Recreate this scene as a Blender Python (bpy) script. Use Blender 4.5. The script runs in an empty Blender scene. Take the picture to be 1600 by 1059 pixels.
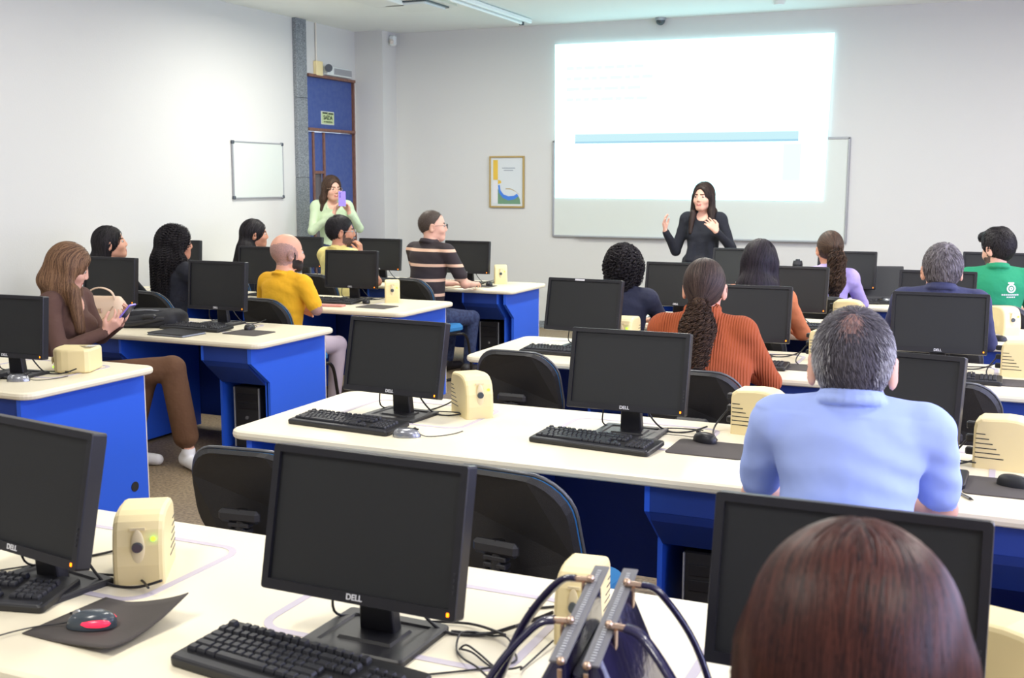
import bpy, math, random
import numpy as np
from mathutils import Matrix, Vector

rng = np.random.default_rng(7)
random.seed(7)
D = bpy.data
SC = bpy.context.scene
COL = SC.collection
R_ = math.radians

# ------------------------------------------------------------------ camera
YAW, PITCH, ROLL, FPX, CAMH = R_(23.572), R_(8.026), R_(0.159), 1743.55, 1.70
cy, sy, cp, sp = math.cos(YAW), math.sin(YAW), math.cos(PITCH), math.sin(PITCH)
fw = Vector((-sy * cp, cy * cp, -sp))
rt = Vector((cy, sy, 0))
up = rt.cross(fw)
cr, sr = math.cos(ROLL), math.sin(ROLL)
rt2, up2 = cr * rt + sr * up, -sr * rt + cr * up
cam = D.cameras.new('camera')
cam.sensor_width = 36
cam.lens = FPX / 1600 * 36
cam.clip_start = 0.05
cam.dof.use_dof = True
cam.dof.focus_distance = 5.0
cam.dof.aperture_fstop = 7.1
camo = D.objects.new('camera', cam)
m = Matrix((rt2, up2, -fw)).transposed().to_4x4()
m.translation = (0, 0, CAMH)
camo.matrix_world = m
COL.objects.link(camo)
SC.camera = camo

# ------------------------------------------------------------------ world and lamps
w = D.worlds.new('world')
SC.world = w
w.use_nodes = True
w.node_tree.nodes['Background'].inputs[0].default_value = (0.75, 0.85, 1.0, 1)
w.node_tree.nodes['Background'].inputs[1].default_value = 1.0


def area(name, loc, rot, sx, sy_, power, col):
    l = D.lights.new(name, 'AREA')
    l.shape = 'RECTANGLE'
    l.size, l.size_y, l.energy, l.color = sx, sy_, power, col
    o = D.objects.new(name, l)
    o.location, o.rotation_euler = loc, rot
    COL.objects.link(o)
    return o


CEIL = 3.46
UNSEEN_TUBES = [(-5.6, 3.0), (-5.6, 6.2), (-2.2, 0.6), (-2.2, 3.8), (-2.2, 7.0), (1.4, 0.6), (1.4, 3.8), (1.4, 7.0), (-5.6, -0.2), (-5.6, 9.2), (-2.2, 9.2), (1.4, 9.2)]  # unseen lamps; the row nearest the front wall is added to brighten it
for i, (x, y) in enumerate(UNSEEN_TUBES):
    area('unseen_tube_lamp', (x, y, CEIL - 0.14), (0, 0, 0), 0.30, 1.25, (64 if y > 9 else 47) * (0.42 if x < -5 and y < 9 else 1), (1.0, 0.965, 0.88))
# daylight through the window band in the right wall
area('window_daylight', (3.25, 4.5, 1.9), (0, R_(80), 0), 1.6, 9.0, 310, (0.60, 0.62, 1.0))
# the projector on the ceiling throws its picture onto the front wall
area('projector_lamp', (-3.2, 7.6, 3.1), (R_(80), 0, 0), 0.12, 0.12, 14, (0.55, 0.9, 1.0))

SC.view_settings.view_transform = 'Standard'
SC.view_settings.look = 'None'
SC.view_settings.gamma = 1
SC.view_settings.use_curve_mapping = False
SC.view_settings.exposure = 0.13


# ------------------------------------------------------------------ materials
def lin(c):
    return tuple((x / 255 / 12.92) if x / 255 <= 0.04045 else ((x / 255 + 0.055) / 1.055) ** 2.4 for x in c) + (1,)


def mat(name, rgb, rough=0.5, metal=0.0, noise=None, bump=None, emit=None, spec=None, island=None, coat=0, stretch=None, sheen=0, aniso=0):
    """noise=(scale, rgb2, detail) mixes a second colour; bump=(scale, strength); island = brightness range per strand."""
    M = D.materials.new(name)
    M.use_nodes = True
    nt = M.node_tree
    b = nt.nodes['Principled BSDF']
    b.inputs['Base Color'].default_value = lin(rgb)
    b.inputs['Roughness'].default_value = rough
    b.inputs['Metallic'].default_value = metal
    if spec is not None: b.inputs['Specular IOR Level'].default_value = spec
    if coat: b.inputs['Coat Weight'].default_value = coat
    if sheen: b.inputs['Sheen Weight'].default_value = sheen
    if aniso: b.inputs['Anisotropic'].default_value = aniso
    if emit:
        b.inputs['Emission Color'].default_value = lin(emit[0])
        b.inputs['Emission Strength'].default_value = emit[1]
    tc = nt.nodes.new('ShaderNodeTexCoord')
    co = tc.outputs['Object']
    if stretch:
        mp = nt.nodes.new('ShaderNodeMapping')
        mp.inputs['Scale'].default_value = stretch
        nt.links.new(co, mp.inputs[0])
        co = mp.outputs[0]
    if noise:
        n = nt.nodes.new('ShaderNodeTexNoise')
        n.inputs['Scale'].default_value = noise[0]
        n.inputs['Detail'].default_value = noise[2] if len(noise) > 2 else 3
        nt.links.new(co, n.inputs['Vector'])
        r = nt.nodes.new('ShaderNodeValToRGB')
        r.color_ramp.elements[0].position, r.color_ramp.elements[1].position = 0.38, 0.62
        r.color_ramp.elements[0].color, r.color_ramp.elements[1].color = lin(rgb), lin(noise[1])
        nt.links.new(n.outputs[0], r.inputs[0])
        nt.links.new(r.outputs[0], b.inputs['Base Color'])
    if island:
        g = nt.nodes.new('ShaderNodeNewGeometry')
        r = nt.nodes.new('ShaderNodeValToRGB')
        r.color_ramp.elements[0].color, r.color_ramp.elements[1].color = lin(rgb), lin(island)
        nt.links.new(g.outputs['Random Per Island'], r.inputs[0])
        nt.links.new(r.outputs[0], b.inputs['Base Color'])
    if bump:
        n = nt.nodes.new('ShaderNodeTexNoise')
        n.inputs['Scale'].default_value = bump[0]
        n.inputs['Detail'].default_value = 2
        nt.links.new(co, n.inputs['Vector'])
        bp = nt.nodes.new('ShaderNodeBump')
        bp.inputs['Strength'].default_value = bump[1]
        bp.inputs['Distance'].default_value = 0.01
        nt.links.new(n.outputs[0], bp.inputs['Height'])
        nt.links.new(bp.outputs[0], b.inputs['Normal'])
    return M


def stripes(name, base, line, period, width, phase=0.0, axis=2, rough=0.8):
    M = mat(name, base, rough)
    nt = M.node_tree
    b = nt.nodes['Principled BSDF']
    tc = nt.nodes.new('ShaderNodeTexCoord')
    sx = nt.nodes.new('ShaderNodeSeparateXYZ')
    nt.links.new(tc.outputs['Object'], sx.inputs[0])
    a = nt.nodes.new('ShaderNodeMath'); a.operation = 'MULTIPLY_ADD'
    a.inputs[1].default_value = 1 / period; a.inputs[2].default_value = phase
    nt.links.new(sx.outputs[axis], a.inputs[0])
    f = nt.nodes.new('ShaderNodeMath'); f.operation = 'FRACT'
    nt.links.new(a.outputs[0], f.inputs[0])
    c = nt.nodes.new('ShaderNodeMath'); c.operation = 'LESS_THAN'; c.inputs[1].default_value = width
    nt.links.new(f.outputs[0], c.inputs[0])
    mx = nt.nodes.new('ShaderNodeMix'); mx.data_type = 'RGBA'
    mx.inputs[6].default_value, mx.inputs[7].default_value = lin(base), lin(line)
    nt.links.new(c.outputs[0], mx.inputs[0])
    nt.links.new(mx.outputs[2], b.inputs['Base Color'])
    return M


M = dict(
    wall=mat('wall_paint', (214, 214, 211), 0.9, bump=(60, 0.06)),
    ceiling=mat('ceiling_paint', (236, 241, 239), 0.95),
    floor=mat('floor_stone', (158, 140, 112), 0.55, noise=(60, (120, 104, 84), 6)),
    granite=mat('grey_granite', (150, 156, 160), 0.45, noise=(90, (98, 104, 112), 8)),
    door=mat('door_blue', (62, 84, 150), 0.55, noise=(25, (72, 92, 152))),
    wood=mat('door_wood', (138, 98, 84), 0.5, noise=(18, (112, 78, 66)), stretch=(6, 6, 1)),
    top=mat('desk_cream', (240, 231, 204), 0.38),
    edge=mat('desk_edge', (232, 224, 212), 0.4),
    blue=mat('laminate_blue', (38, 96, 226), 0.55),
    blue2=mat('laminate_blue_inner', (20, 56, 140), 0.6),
    lid=mat('hatch_trim', (196, 188, 200), 0.5),
    black=mat('black_plastic', (34, 34, 38), 0.42, bump=(400, 0.05)),
    bezel=mat('monitor_bezel', (25, 25, 31), 0.4),
    screen=mat('dark_screen', (25, 27, 29), 0.55),
    key=mat('keycap', (44, 45, 50), 0.42),
    keytop=mat('keyboard_body', (28, 28, 31), 0.45),
    silver=mat('silver_plastic', (150, 152, 158), 0.25, 0.7),
    white=mat('white_print', (225, 225, 228), 0.5),
    grey=mat('grey_metal', (165, 167, 172), 0.4, 0.3),
    board=mat('whiteboard_white', (214, 220, 214), 0.35),
    orange=mat('orange_led', (255, 130, 10), 0.4, emit=((255, 120, 5), 4.0)),
    green=mat('green_led', (160, 255, 60), 0.4, emit=((150, 255, 50), 2.0)),
    red=mat('red_glow', (220, 30, 60), 0.25, emit=((255, 50, 80), 1.2)),
    ups=mat('cream_plastic', (240, 222, 168), 0.45),
    ups2=mat('cream_recess', (226, 210, 170), 0.4),
    pad=mat('mouse_pad_foam', (76, 71, 68), 0.9, bump=(500, 0.1)),
    cable=mat('black_cable', (38, 38, 42), 0.45),
    shell=mat('chair_shell', (30, 30, 32), 0.5, bump=(250, 0.12)),
    rim=mat('chair_rim', (96, 98, 102), 0.3, 0.4),
    fabric=mat('chair_blue_fabric', (50, 122, 182), 0.95, bump=(500, 0.3)),
    tube=mat('chair_black_tube', (22, 22, 25), 0.25),
    skin=mat('skin_light', (226, 168, 142), 0.5),
    skin2=mat('skin_tan', (200, 140, 112), 0.5),
    skin3=mat('skin_fair', (226, 174, 152), 0.55),
    lip=mat('lips', (188, 108, 102), 0.5),
    eyew=mat('eye_white', (196, 186, 180), 0.5),
    iris=mat('iris_dark', (44, 28, 20), 0.2),
    shoe=mat('white_shoe', (232, 232, 236), 0.6),
    darkshoe=mat('dark_shoe', (40, 36, 36), 0.5),
    jeans=mat('jeans_navy', (34, 44, 78), 0.85, noise=(40, (52, 64, 100))),
    darkpants=mat('trousers_dark', (36, 36, 44), 0.85),
    greypants=mat('shorts_grey', (186, 172, 184), 0.85),
    gold=mat('gold_metal', (214, 184, 160), 0.25, 0.9),
    navy=mat('navy_leather', (32, 28, 62), 0.22, bump=(60, 0.15), coat=0.4),
    ziptape=mat('zip_tape', (112, 112, 116), 0.7),
    beige=mat('beige_leather', (226, 198, 172), 0.45),
    bagblack=mat('black_nylon', (34, 35, 40), 0.75, bump=(40, 0.3)),
    purple=mat('purple_case', (150, 128, 240), 0.35),
    pdark=mat('phone_screen', (60, 62, 84), 0.15),
    yellow=mat('poster_yellow', (226, 188, 70), 0.6),
    pgold=mat('frame_gold', (178, 152, 92), 0.45),
    pblue=mat('poster_blue', (70, 130, 220), 0.6),
    pgreen=mat('poster_green', (110, 150, 120), 0.6),
    ppale=mat('poster_pale', (214, 220, 222), 0.6),
    pgrey=mat('poster_grey', (160, 168, 178), 0.6),
    sign=mat('sign_pale_green', (196, 212, 160), 0.6),
    signink=mat('sign_dark_green', (50, 66, 44), 0.6),
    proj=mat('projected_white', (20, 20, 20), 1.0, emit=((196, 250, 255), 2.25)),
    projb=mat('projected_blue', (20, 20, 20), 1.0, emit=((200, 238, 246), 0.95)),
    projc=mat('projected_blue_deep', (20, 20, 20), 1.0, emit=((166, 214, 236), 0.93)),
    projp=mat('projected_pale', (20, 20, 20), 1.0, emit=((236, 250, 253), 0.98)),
    lamp=mat('lamp_tube', (240, 245, 240), 0.5, emit=((255, 250, 236), 1.2)),
    opal=mat('lamp_off_white', (228, 234, 232), 0.4),
    camgrey=mat('camera_dome', (70, 78, 84), 0.2),
)


# ------------------------------------------------------------------ mesh building
def tag(o, label=None, cat=None, group=None, kind=None):
    if label: o['label'] = label
    if cat: o['category'] = cat
    if group: o['group'] = group
    if kind: o['kind'] = kind
    return o


def empty(name, loc, rz=0, label=None, cat=None, group=None):
    o = D.objects.new(name, None)
    o.empty_display_size = 0.05
    COL.objects.link(o)
    o.location = loc
    o.rotation_euler = (0, 0, rz)
    return tag(o, label, cat, group)


def np_mesh(name, verts, quads, mats, midx=None, smooth=True, tris=None):
    me = D.meshes.new(name)
    verts = np.asarray(verts, np.float32)
    quads = np.asarray(quads, np.int32)
    n = quads.shape[1]
    me.vertices.add(len(verts)); me.vertices.foreach_set('co', verts.ravel())
    me.loops.add(quads.size); me.loops.foreach_set('vertex_index', quads.ravel())
    me.polygons.add(len(quads))
    me.polygons.foreach_set('loop_start', np.arange(0, quads.size, n, dtype=np.int32))
    for mm in mats: me.materials.append(mm)
    if midx is not None: me.polygons.foreach_set('material_index', np.asarray(midx, np.int32))
    me.polygons.foreach_set('use_smooth', np.full(len(quads), smooth))
    me.update(calc_edges=True)
    me.validate()
    return me


def link(name, me, parent=None):
    o = D.objects.new(name, me)
    COL.objects.link(o)
    if parent: o.parent = parent
    return o


def rrect(w_, d_, r, n=5):
    r = max(min(r, w_ / 2 - 1e-4, d_ / 2 - 1e-4), 1e-4)
    pts = []
    for cx, cy_, a0 in ((w_ / 2 - r, d_ / 2 - r, 0), (-w_ / 2 + r, d_ / 2 - r, 90), (-w_ / 2 + r, -d_ / 2 + r, 180), (w_ / 2 - r, -d_ / 2 + r, 270)):
        for i in range(n):
            a = R_(a0 + 90 * i / (n - 1))
            pts.append((cx + r * math.cos(a), cy_ + r * math.sin(a)))
    return pts


class MB:
    def __init__(s):
        s.v, s.f, s.m, s.sm = [], [], [], []
        s.T = Matrix.Identity(4)

    def add(s, vs, fs, mi=0, smooth=False, T=None):
        T = s.T @ T if T is not None else s.T
        b = len(s.v)
        s.v += [tuple(T @ Vector(v)) for v in vs]
        s.f += [tuple(b + i for i in f) for f in fs]
        s.m += [mi] * len(fs)
        s.sm += [smooth] * len(fs)
        return s

    def loft(s, rings, mi=0, smooth=False, caps=True, T=None, close=True):
        n = len(rings[0])
        vs = [p for r in rings for p in r]
        fs = []
        for k in range(len(rings) - 1):
            for i in range(n if close else n - 1):
                j = (i + 1) % n
                fs.append((k * n + i, k * n + j, (k + 1) * n + j, (k + 1) * n + i))
        s.add(vs, fs, mi, smooth, T)
        if caps:
            s.add(rings[0], [tuple(range(n))[::-1]], mi, False, T)
            s.add(rings[-1], [tuple(range(n))], mi, False, T)
        return s

    def slab(s, w_, d_, r, prof, mi=0, c=(0, 0, 0), T=None, n=5, smooth=False):
        """stack of rounded rectangles: prof = [(inset, z)...]"""
        rings = [[(x + c[0], y + c[1], z + c[2]) for x, y in rrect(w_ - 2 * i, d_ - 2 * i, r - i if r > i else 1e-3, n)] for i, z in prof]
        return s.loft(rings, mi, smooth, True, T)

    def box(s, c, sz, b=0.0, mi=0, T=None):
        x, y, z = sz[0] / 2, sz[1] / 2, sz[2] / 2
        b = min(b, x * 0.9, y * 0.9, z * 0.9)
        if b <= 0:
            vs = [(c[0] + i * x, c[1] + j * y, c[2] + k * z) for k in (-1, 1) for j in (-1, 1) for i in (-1, 1)]
            fs = [(0, 2, 3, 1), (4, 5, 7, 6), (0, 1, 5, 4), (2, 6, 7, 3), (0, 4, 6, 2), (1, 3, 7, 5)]
            return s.add(vs, fs, mi, False, T)
        pr = [(b, -z), (0, -z + b), (0, z - b), (b, z)]
        return s.slab(sz[0], sz[1], b, pr, mi, c, T, 2)

    def cyl(s, a, b_, r0, r1=None, n=16, mi=0, smooth=True, caps=True):
        r1 = r0 if r1 is None else r1
        a, b_ = Vector(a), Vector(b_)
        d = (b_ - a).normalized()
        u = d.orthogonal().normalized(); v = d.cross(u)
        rings = [[tuple(p + (u * math.cos(t) + v * math.sin(t)) * r) for t in [2 * math.pi * i / n for i in range(n)]] for p, r in ((a, r0), (b_, r1))]
        return s.loft(rings, mi, smooth, caps)

    def tube(s, pts, r, n=8, mi=0, res=6, flat=None):
        """smooth tube through the points; flat=(width, thickness) makes a strap"""
        P = [Vector(p) for p in pts]
        Q = []
        for i in range(len(P) - 1):
            p0, p1, p2, p3 = P[max(i - 1, 0)], P[i], P[i + 1], P[min(i + 2, len(P) - 1)]
            for k in range(res):
                t = k / res
                Q.append(0.5 * ((2 * p1) + (-p0 + p2) * t + (2 * p0 - 5 * p1 + 4 * p2 - p3) * t * t + (-p0 + 3 * p1 - 3 * p2 + p3) * t ** 3))
        Q.append(P[-1])
        rings = []
        u = None
        for i, q in enumerate(Q):
            d = (Q[min(i + 1, len(Q) - 1)] - Q[max(i - 1, 0)]).normalized()
            if u is None:
                u = d.orthogonal().normalized()
                if flat: u = Vector(flat[2]).normalized() if len(flat) > 2 else u
            u = (u - d * u.dot(d)).normalized()
            v = d.cross(u)
            ra, rb = (r, r) if not flat else (flat[0] / 2, flat[1] / 2)
            rings.append([tuple(q + u * math.cos(t) * ra + v * math.sin(t) * rb) for t in [2 * math.pi * k / n for k in range(n)]])
        return s.loft(rings, mi, True)

    def sphere(s, c, r, n=14, mi=0, T=None, zmin=-1, zmax=1):
        r = (r, r, r) if not isinstance(r, (tuple, list)) else r
        rings = []
        k = n // 2 + 1
        a0, a1 = math.asin(max(-1, min(1, zmin))), math.asin(max(-1, min(1, zmax)))
        for i in range(k):
            a = a0 + (a1 - a0) * i / (k - 1)
            q = max(math.cos(a), 0.02)
            rings.append([(c[0] + r[0] * q * math.cos(t), c[1] + r[1] * q * math.sin(t), c[2] + r[2] * math.sin(a)) for t in [2 * math.pi * j / n for j in range(n)]])
        return s.loft(rings, mi, True, True, T)

    def poly(s, pts, t0, t1, axis='x', mi=0, T=None):
        """extrude a 2D outline between t0 and t1 along an axis"""
        f = {'x': lambda a, b, t: (t, a, b), 'y': lambda a, b, t: (a, t, b), 'z': lambda a, b, t: (a, b, t)}[axis]
        r0 = [f(a, b, t0) for a, b in pts]; r1 = [f(a, b, t1) for a, b in pts]
        return s.loft([r0, r1], mi, False, True, T)

    def mesh(s, name, mats):
        me = D.meshes.new(name)
        me.from_pydata(s.v, [], s.f)
        for mm in (mats if isinstance(mats, (list, tuple)) else [mats]): me.materials.append(mm)
        me.polygons.foreach_set('material_index', s.m)
        me.polygons.foreach_set('use_smooth', s.sm)
        me.update()
        import bmesh
        bm = bmesh.new(); bm.from_mesh(me)
        bmesh.ops.recalc_face_normals(bm, faces=bm.faces)
        bm.to_mesh(me); bm.free()
        return me

    def build(s, name, mats, parent=None):
        return link(name, s.mesh(name, mats), parent)


def RZ(a, loc=(0, 0, 0)):
    return Matrix.Translation(loc) @ Matrix.Rotation(a, 4, 'Z')


def copy_tree(o, parent=None):
    c = o.copy(); COL.objects.link(c)
    if parent: c.parent = parent
    for ch in list(o.children): copy_tree(ch, c)
    return c


_text = {}


def text_mesh(txt, size, m_, depth=0.001, bold=False):
    k = (txt, size, m_.name)
    if k in _text: return _text[k]
    cu = D.curves.new('lettering', 'FONT')
    cu.body = txt; cu.size = size; cu.extrude = depth; cu.align_x = 'CENTER'; cu.align_y = 'CENTER'
    if bold: cu.offset = size * 0.02
    ob = D.objects.new('lettering', cu); COL.objects.link(ob)
    dg = bpy.context.evaluated_depsgraph_get()
    me = D.meshes.new_from_object(ob.evaluated_get(dg))
    D.objects.remove(ob)
    me.materials.clear(); me.materials.append(m_)
    _text[k] = me
    return me


# ------------------------------------------------------------------ room shell
XL, YF, XR, YB = -7.2, 12.1, 3.6, -2.6


def struct(mb, name, mats):
    return tag(mb.build(name, mats), kind='structure')


struct(MB().box(((XL + XR) / 2, (YF + YB) / 2, -0.1), (XR - XL + 0.6, YF - YB + 0.6, 0.2)), 'floor', M['floor'])
struct(MB().box(((XL + XR) / 2, (YF + YB) / 2, CEIL + 0.1), (XR - XL + 0.6, YF - YB + 0.6, 0.2)), 'ceiling', M['ceiling'])
struct(MB().box(((XL + XR) / 2, YF + 0.1, CEIL / 2), (XR - XL, 0.2, CEIL)), 'wall_front', M['wall'])
struct(MB().box(((XL + XR) / 2, YB - 0.1, CEIL / 2), (XR - XL, 0.2, CEIL)), 'wall_back', M['wall'])
# left wall with the door opening (y 10.70 .. 11.74, full height panel)
b = MB()
b.box((XL - 0.1, (YB + 10.70) / 2, CEIL / 2), (0.2, 10.70 - YB, CEIL))
b.box((XL - 0.1, (11.76 + YF) / 2, CEIL / 2), (0.2, YF - 11.76, CEIL))
b.box((XL - 0.1, 11.23, (2.89 + CEIL) / 2), (0.2, 1.06, CEIL - 2.89))
struct(b, 'wall_left', M['wall'])
# right wall with a window band
b = MB()
yw0, yw1 = 0.0, 9.0
b.box((XR + 0.1, (YB + yw0) / 2, CEIL / 2), (0.2, yw0 - YB, CEIL))
b.box((XR + 0.1, (yw1 + YF) / 2, CEIL / 2), (0.2, YF - yw1, CEIL))
b.box((XR + 0.1, (yw0 + yw1) / 2, 0.5), (0.2, yw1 - yw0, 1.0))
b.box((XR + 0.1, (yw0 + yw1) / 2, (2.7 + CEIL) / 2), (0.2, yw1 - yw0, CEIL - 2.7))
struct(b, 'wall_right', M['wall'])
wn = tag(empty('window_1', (XR + 0.1, yw0, 1.0)), kind='structure')
fr = MB()
fr.box((0, 4.5, 0.025), (0.08, 9, 0.05)); fr.box((0, 4.5, 1.675), (0.08, 9, 0.05))
for i in range(7): fr.box((0, 0.025 + i * (8.95 / 6), 0.85), (0.07, 0.05, 1.6))
fr.build('window_frame', M['grey'], wn)
glass = mat('window_glass', (235, 240, 245), 0.05)
glass.node_tree.nodes['Principled BSDF'].inputs['Transmission Weight'].default_value = 1.0
for i in range(6):
    MB().box((0, 0.77 + i * (8.95 / 6), 0.85), (0.006, 1.44, 1.58)).build('pane', glass, wn)
# column in the front left corner
struct(MB().box(((XL - 6.82) / 2, (11.78 + YF) / 2, CEIL / 2), (XL * -1 - 6.82, YF - 11.78, CEIL)), 'trim_1', M['wall'])
# granite pilaster beside the door
b = MB()
z = 0.0
while z < CEIL - 0.01:
    z2 = min(z + 0.87, CEIL)
    b.box((XL + 0.02, 10.59, (z + z2) / 2), (0.06, 0.2, z2 - z - 0.004), 0.003)
    z = z2
struct(b, 'trim_2', M['granite'])
struct(MB().box((XL + 0.01, (YB + 10.49) / 2, 0.04), (0.02, 10.49 - YB, 0.08)), 'baseboard_left', M['granite'])
struct(MB().box(((-6.82 + XR) / 2, YF - 0.01, 0.04), (XR + 6.82, 0.02, 0.08)), 'baseboard_front', M['granite'])

# door
d = tag(empty('door_1', (XL, 10.70, 0)), kind='structure')
fr = MB()
for y in (0.012, 1.048): fr.box((-0.03, y, 1.445), (0.07, 0.020, 2.89), 0.003)
fr.box((-0.02, 0.53, 2.28), (0.10, 0.985, 0.03)); fr.box((-0.02, 0.53, 2.875), (0.12, 0.985, 0.03))
fr.build('door_frame', M['wood'], d)
MB().box((-0.04, 0.53, 2.577), (0.04, 0.98, 0.565)).build('transom_panel', M['door'], d)
lf = MB().box((-0.04, 0.10, 1.13), (0.04, 0.12, 2.25), 0.002).box((-0.04, 0.71, 1.13), (0.04, 0.61, 2.25), 0.002)
lf.box((-0.04, 0.28, 2.03), (0.035, 0.19, 0.44))
lf.build('door_leaf', M['door'], d)
wf = MB()
for y in (0.17, 0.39): wf.box((-0.015, y, 1.13), (0.03, 0.03, 2.25), 0.002)
wf.box((-0.015, 0.28, 1.80), (0.03, 0.19, 0.03)); wf.box((-0.015, 0.28, 0.9), (0.03, 0.19, 0.03))
wf.box((-0.04, 0.28, 0.45), (0.03, 0.19, 0.88))
wf.build('wooden_batten', M['wood'], d)
MB().box((-0.045, 0.28, 1.35), (0.01, 0.19, 0.88)).build('pane', mat('door_glass', (96, 92, 96), 0.15), d)
MB().cyl((0.0, 0.93, 1.02), (0.05, 0.93, 1.02), 0.012).cyl((0.05, 0.94, 1.02), (0.05, 0.83, 1.02), 0.009).build('door_handle', M['grey'], d)

# exit sign
e = empty('exit_sign', (XL - 0.016, 11.185, 2.35), R_(90), 'pale green exit sign on the blue panel above the door', 'sign')
MB().box((0, 0, 0.07), (0.27, 0.006, 0.15), 0.001).build('sign_board', M['board'], e)
MB().box((0, -0.004, 0.07), (0.25, 0.004, 0.13)).build('sign_face', M['sign'], e)
MB().box((-0.06, -0.0075, 0.125), (0.10, 0.003, 0.018)).box((0.06, -0.0075, 0.121), (0.10, 0.003, 0.018)).build('arrow_mark', M['signink'], e)
t = link('lettering', text_mesh('SAÍDA', 0.068, M['signink'], 0.001, True), e); t.location = (0, -0.0075, 0.072); t.rotation_euler = (R_(90), 0, 0)
t = link('lettering', text_mesh('DE EMERGÊNCIA', 0.024, M['signink']), e); t.location = (0, -0.0075, 0.026); t.rotation_euler = (R_(90), 0, 0)
e.rotation_euler = (0, 0, R_(90))

# emergency lamp above the door with conduit
e = empty('emergency_lamp', (XL, 11.25, 2.93), 0, 'white emergency lamp box on the wall above the blue door', 'lamp')
MB().box((0.03, 0.10, 0.02), (0.06, 0.52, 0.10), 0.008).build('housing', M['opal'], e)
MB().box((0.063, 0.16, 0.02), (0.006, 0.38, 0.07), 0.002).build('diffuser', M['grey'], e)
MB().cyl((0.06, -0.16, 0.05), (0.10, -0.20, 0.04), 0.03, 0.045).build('spot_head', M['camgrey'], e)
MB().box((0.025, -0.30, 0.03), (0.05, 0.13, 0.16), 0.006).build('junction_box', M['ups'], e)
MB().cyl((0.015, -0.32, 0.09), (0.015, -0.32, CEIL - 2.93), 0.009, n=8).build('conduit', M['edge'], e)

# small whiteboard on the left wall
e = empty('whiteboard', (XL, 9.80, 1.52), 0, 'small blank whiteboard hung on the left wall near the door', 'whiteboard')
MB().box((0.012, 0, 0.29), (0.016, 0.86, 0.57)).build('writing_surface', M['board'], e)
fr = MB()
fr.box((0.014, 0, 0.575), (0.024, 0.87, 0.014), 0.002).box((0.014, 0, 0.005), (0.024, 0.87, 0.014), 0.002)
fr.box((0.014, -0.43, 0.29), (0.024, 0.014, 0.57), 0.002).box((0.014, 0.43, 0.29), (0.024, 0.014, 0.57), 0.002)
fr.build('frame', M['grey'], e)
for y in (-0.425, 0.425):
    for z in (0.01, 0.57):
        MB().box((0.015, y, z), (0.03, 0.035, 0.035), 0.006).build('corner_cap', M['camgrey'], e)

# big whiteboard on the front wall
e = empty('whiteboard', (-3.12, YF, 1.08), 0, 'large whiteboard on the front wall behind the presenter, partly under the projection', 'whiteboard')
MB().box((0, -0.012, 0.54), (3.26, 0.016, 1.07)).build('writing_surface', M['board'], e)
fr = MB()
fr.box((0, -0.016, 1.075), (3.29, 0.03, 0.022), 0.003).box((0, -0.016, 0.0), (3.29, 0.03, 0.022), 0.003)
fr.box((-1.635, -0.016, 0.54), (0.022, 0.03, 1.08), 0.003).box((1.635, -0.016, 0.54), (0.022, 0.03, 1.08), 0.003)
fr.build('frame', M['grey'], e)
MB().box((0.1, -0.045, 0.0), (2.9, 0.05, 0.010), 0.002).build('pen_tray', M['grey'], e)

# the projected slide: light on wall and board, a keystone quadrilateral
e = empty('projected_slide', (0, YF - 0.030, 0), 0, 'bright white projected slide with a pale blue bar on the front wall', 'projection')
def quad(x0, x1, z0, z1, m_, name, y=0.0, pts=None):
    pts = pts or [(x0, z0), (x1, z0), (x1, z1), (x0, z1)]
    return MB().poly(pts, y, y - 0.002, 'y').build(name, m_, e)
quad(0, 0, 0, 0, M['proj'], 'slide_area', pts=[(-4.73, 1.515), (-1.72, 1.505), (-1.675, 3.215), (-4.745, 3.235)])
quad(-4.49, -2.00, 2.150, 2.232, M['projb'], 'header_band', -0.003)
quad(-4.49, -2.00, 2.128, 2.150, M['projc'], 'header_band', -0.003)
quad(-2.15, -1.97, 1.72, 2.10, M['projp'], 'side_column', -0.003)
for k in range(4):
    bars = MB()
    x = -4.60
    while x < -3.75 + 0.05 * (k % 2):
        l = random.uniform(0.05, 0.16)
        bars.poly([(x, 2.60 + (3 - k) * 0.115), (x + l, 2.60 + (3 - k) * 0.115), (x + l, 2.635 + (3 - k) * 0.115), (x, 2.635 + (3 - k) * 0.115)], -0.003, -0.005, 'y')
        x += l + 0.03
    tag(bars.build('text_line', M['projp'], e), kind='stuff')

# framed poster
e = empty('framed_poster', (-5.345, YF, 1.40), 0, 'gold framed poster with a yellow strip and a blue wave, left of the projection', 'poster')
MB().box((0, -0.008, 0.295), (0.42, 0.012, 0.57)).build('mount', M['ppale'], e)
fr = MB()
for z in (0.006, 0.586): fr.box((0, -0.014, z), (0.445, 0.028, 0.020), 0.003)
for x in (-0.213, 0.213): fr.box((x, -0.014, 0.296), (0.020, 0.028, 0.58), 0.003)
fr.build('frame', M['pgold'], e)
P = lambda pts, m_, n, y=-0.0145: MB().poly(pts, y, y - 0.0015, 'y').build(n, m_, e)
P([(-0.175, 0.32), (-0.115, 0.32), (-0.115, 0.55), (-0.175, 0.55)], M['yellow'], 'yellow_strip')
P([(-0.175, 0.05), (-0.115, 0.05), (-0.115, 0.31), (-0.175, 0.31)], M['white'], 'white_strip')
P([(-0.115, 0.04), (0.175, 0.04), (0.165, 0.10), (0.15, 0.13), (0.10, 0.10), (0.02, 0.085), (-0.05, 0.12), (-0.09, 0.17), (-0.115, 0.22)], M['pgreen'], 'green_field')
wv = [(-0.112, 0.26), (-0.09, 0.26), (-0.08, 0.20), (-0.04, 0.15), (0.02, 0.13), (0.09, 0.135), (0.13, 0.16), (0.15, 0.13), (0.10, 0.095), (0.02, 0.082), (-0.05, 0.11), (-0.10, 0.17)]
P(wv, M['pblue'], 'blue_wave', -0.0165)
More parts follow.
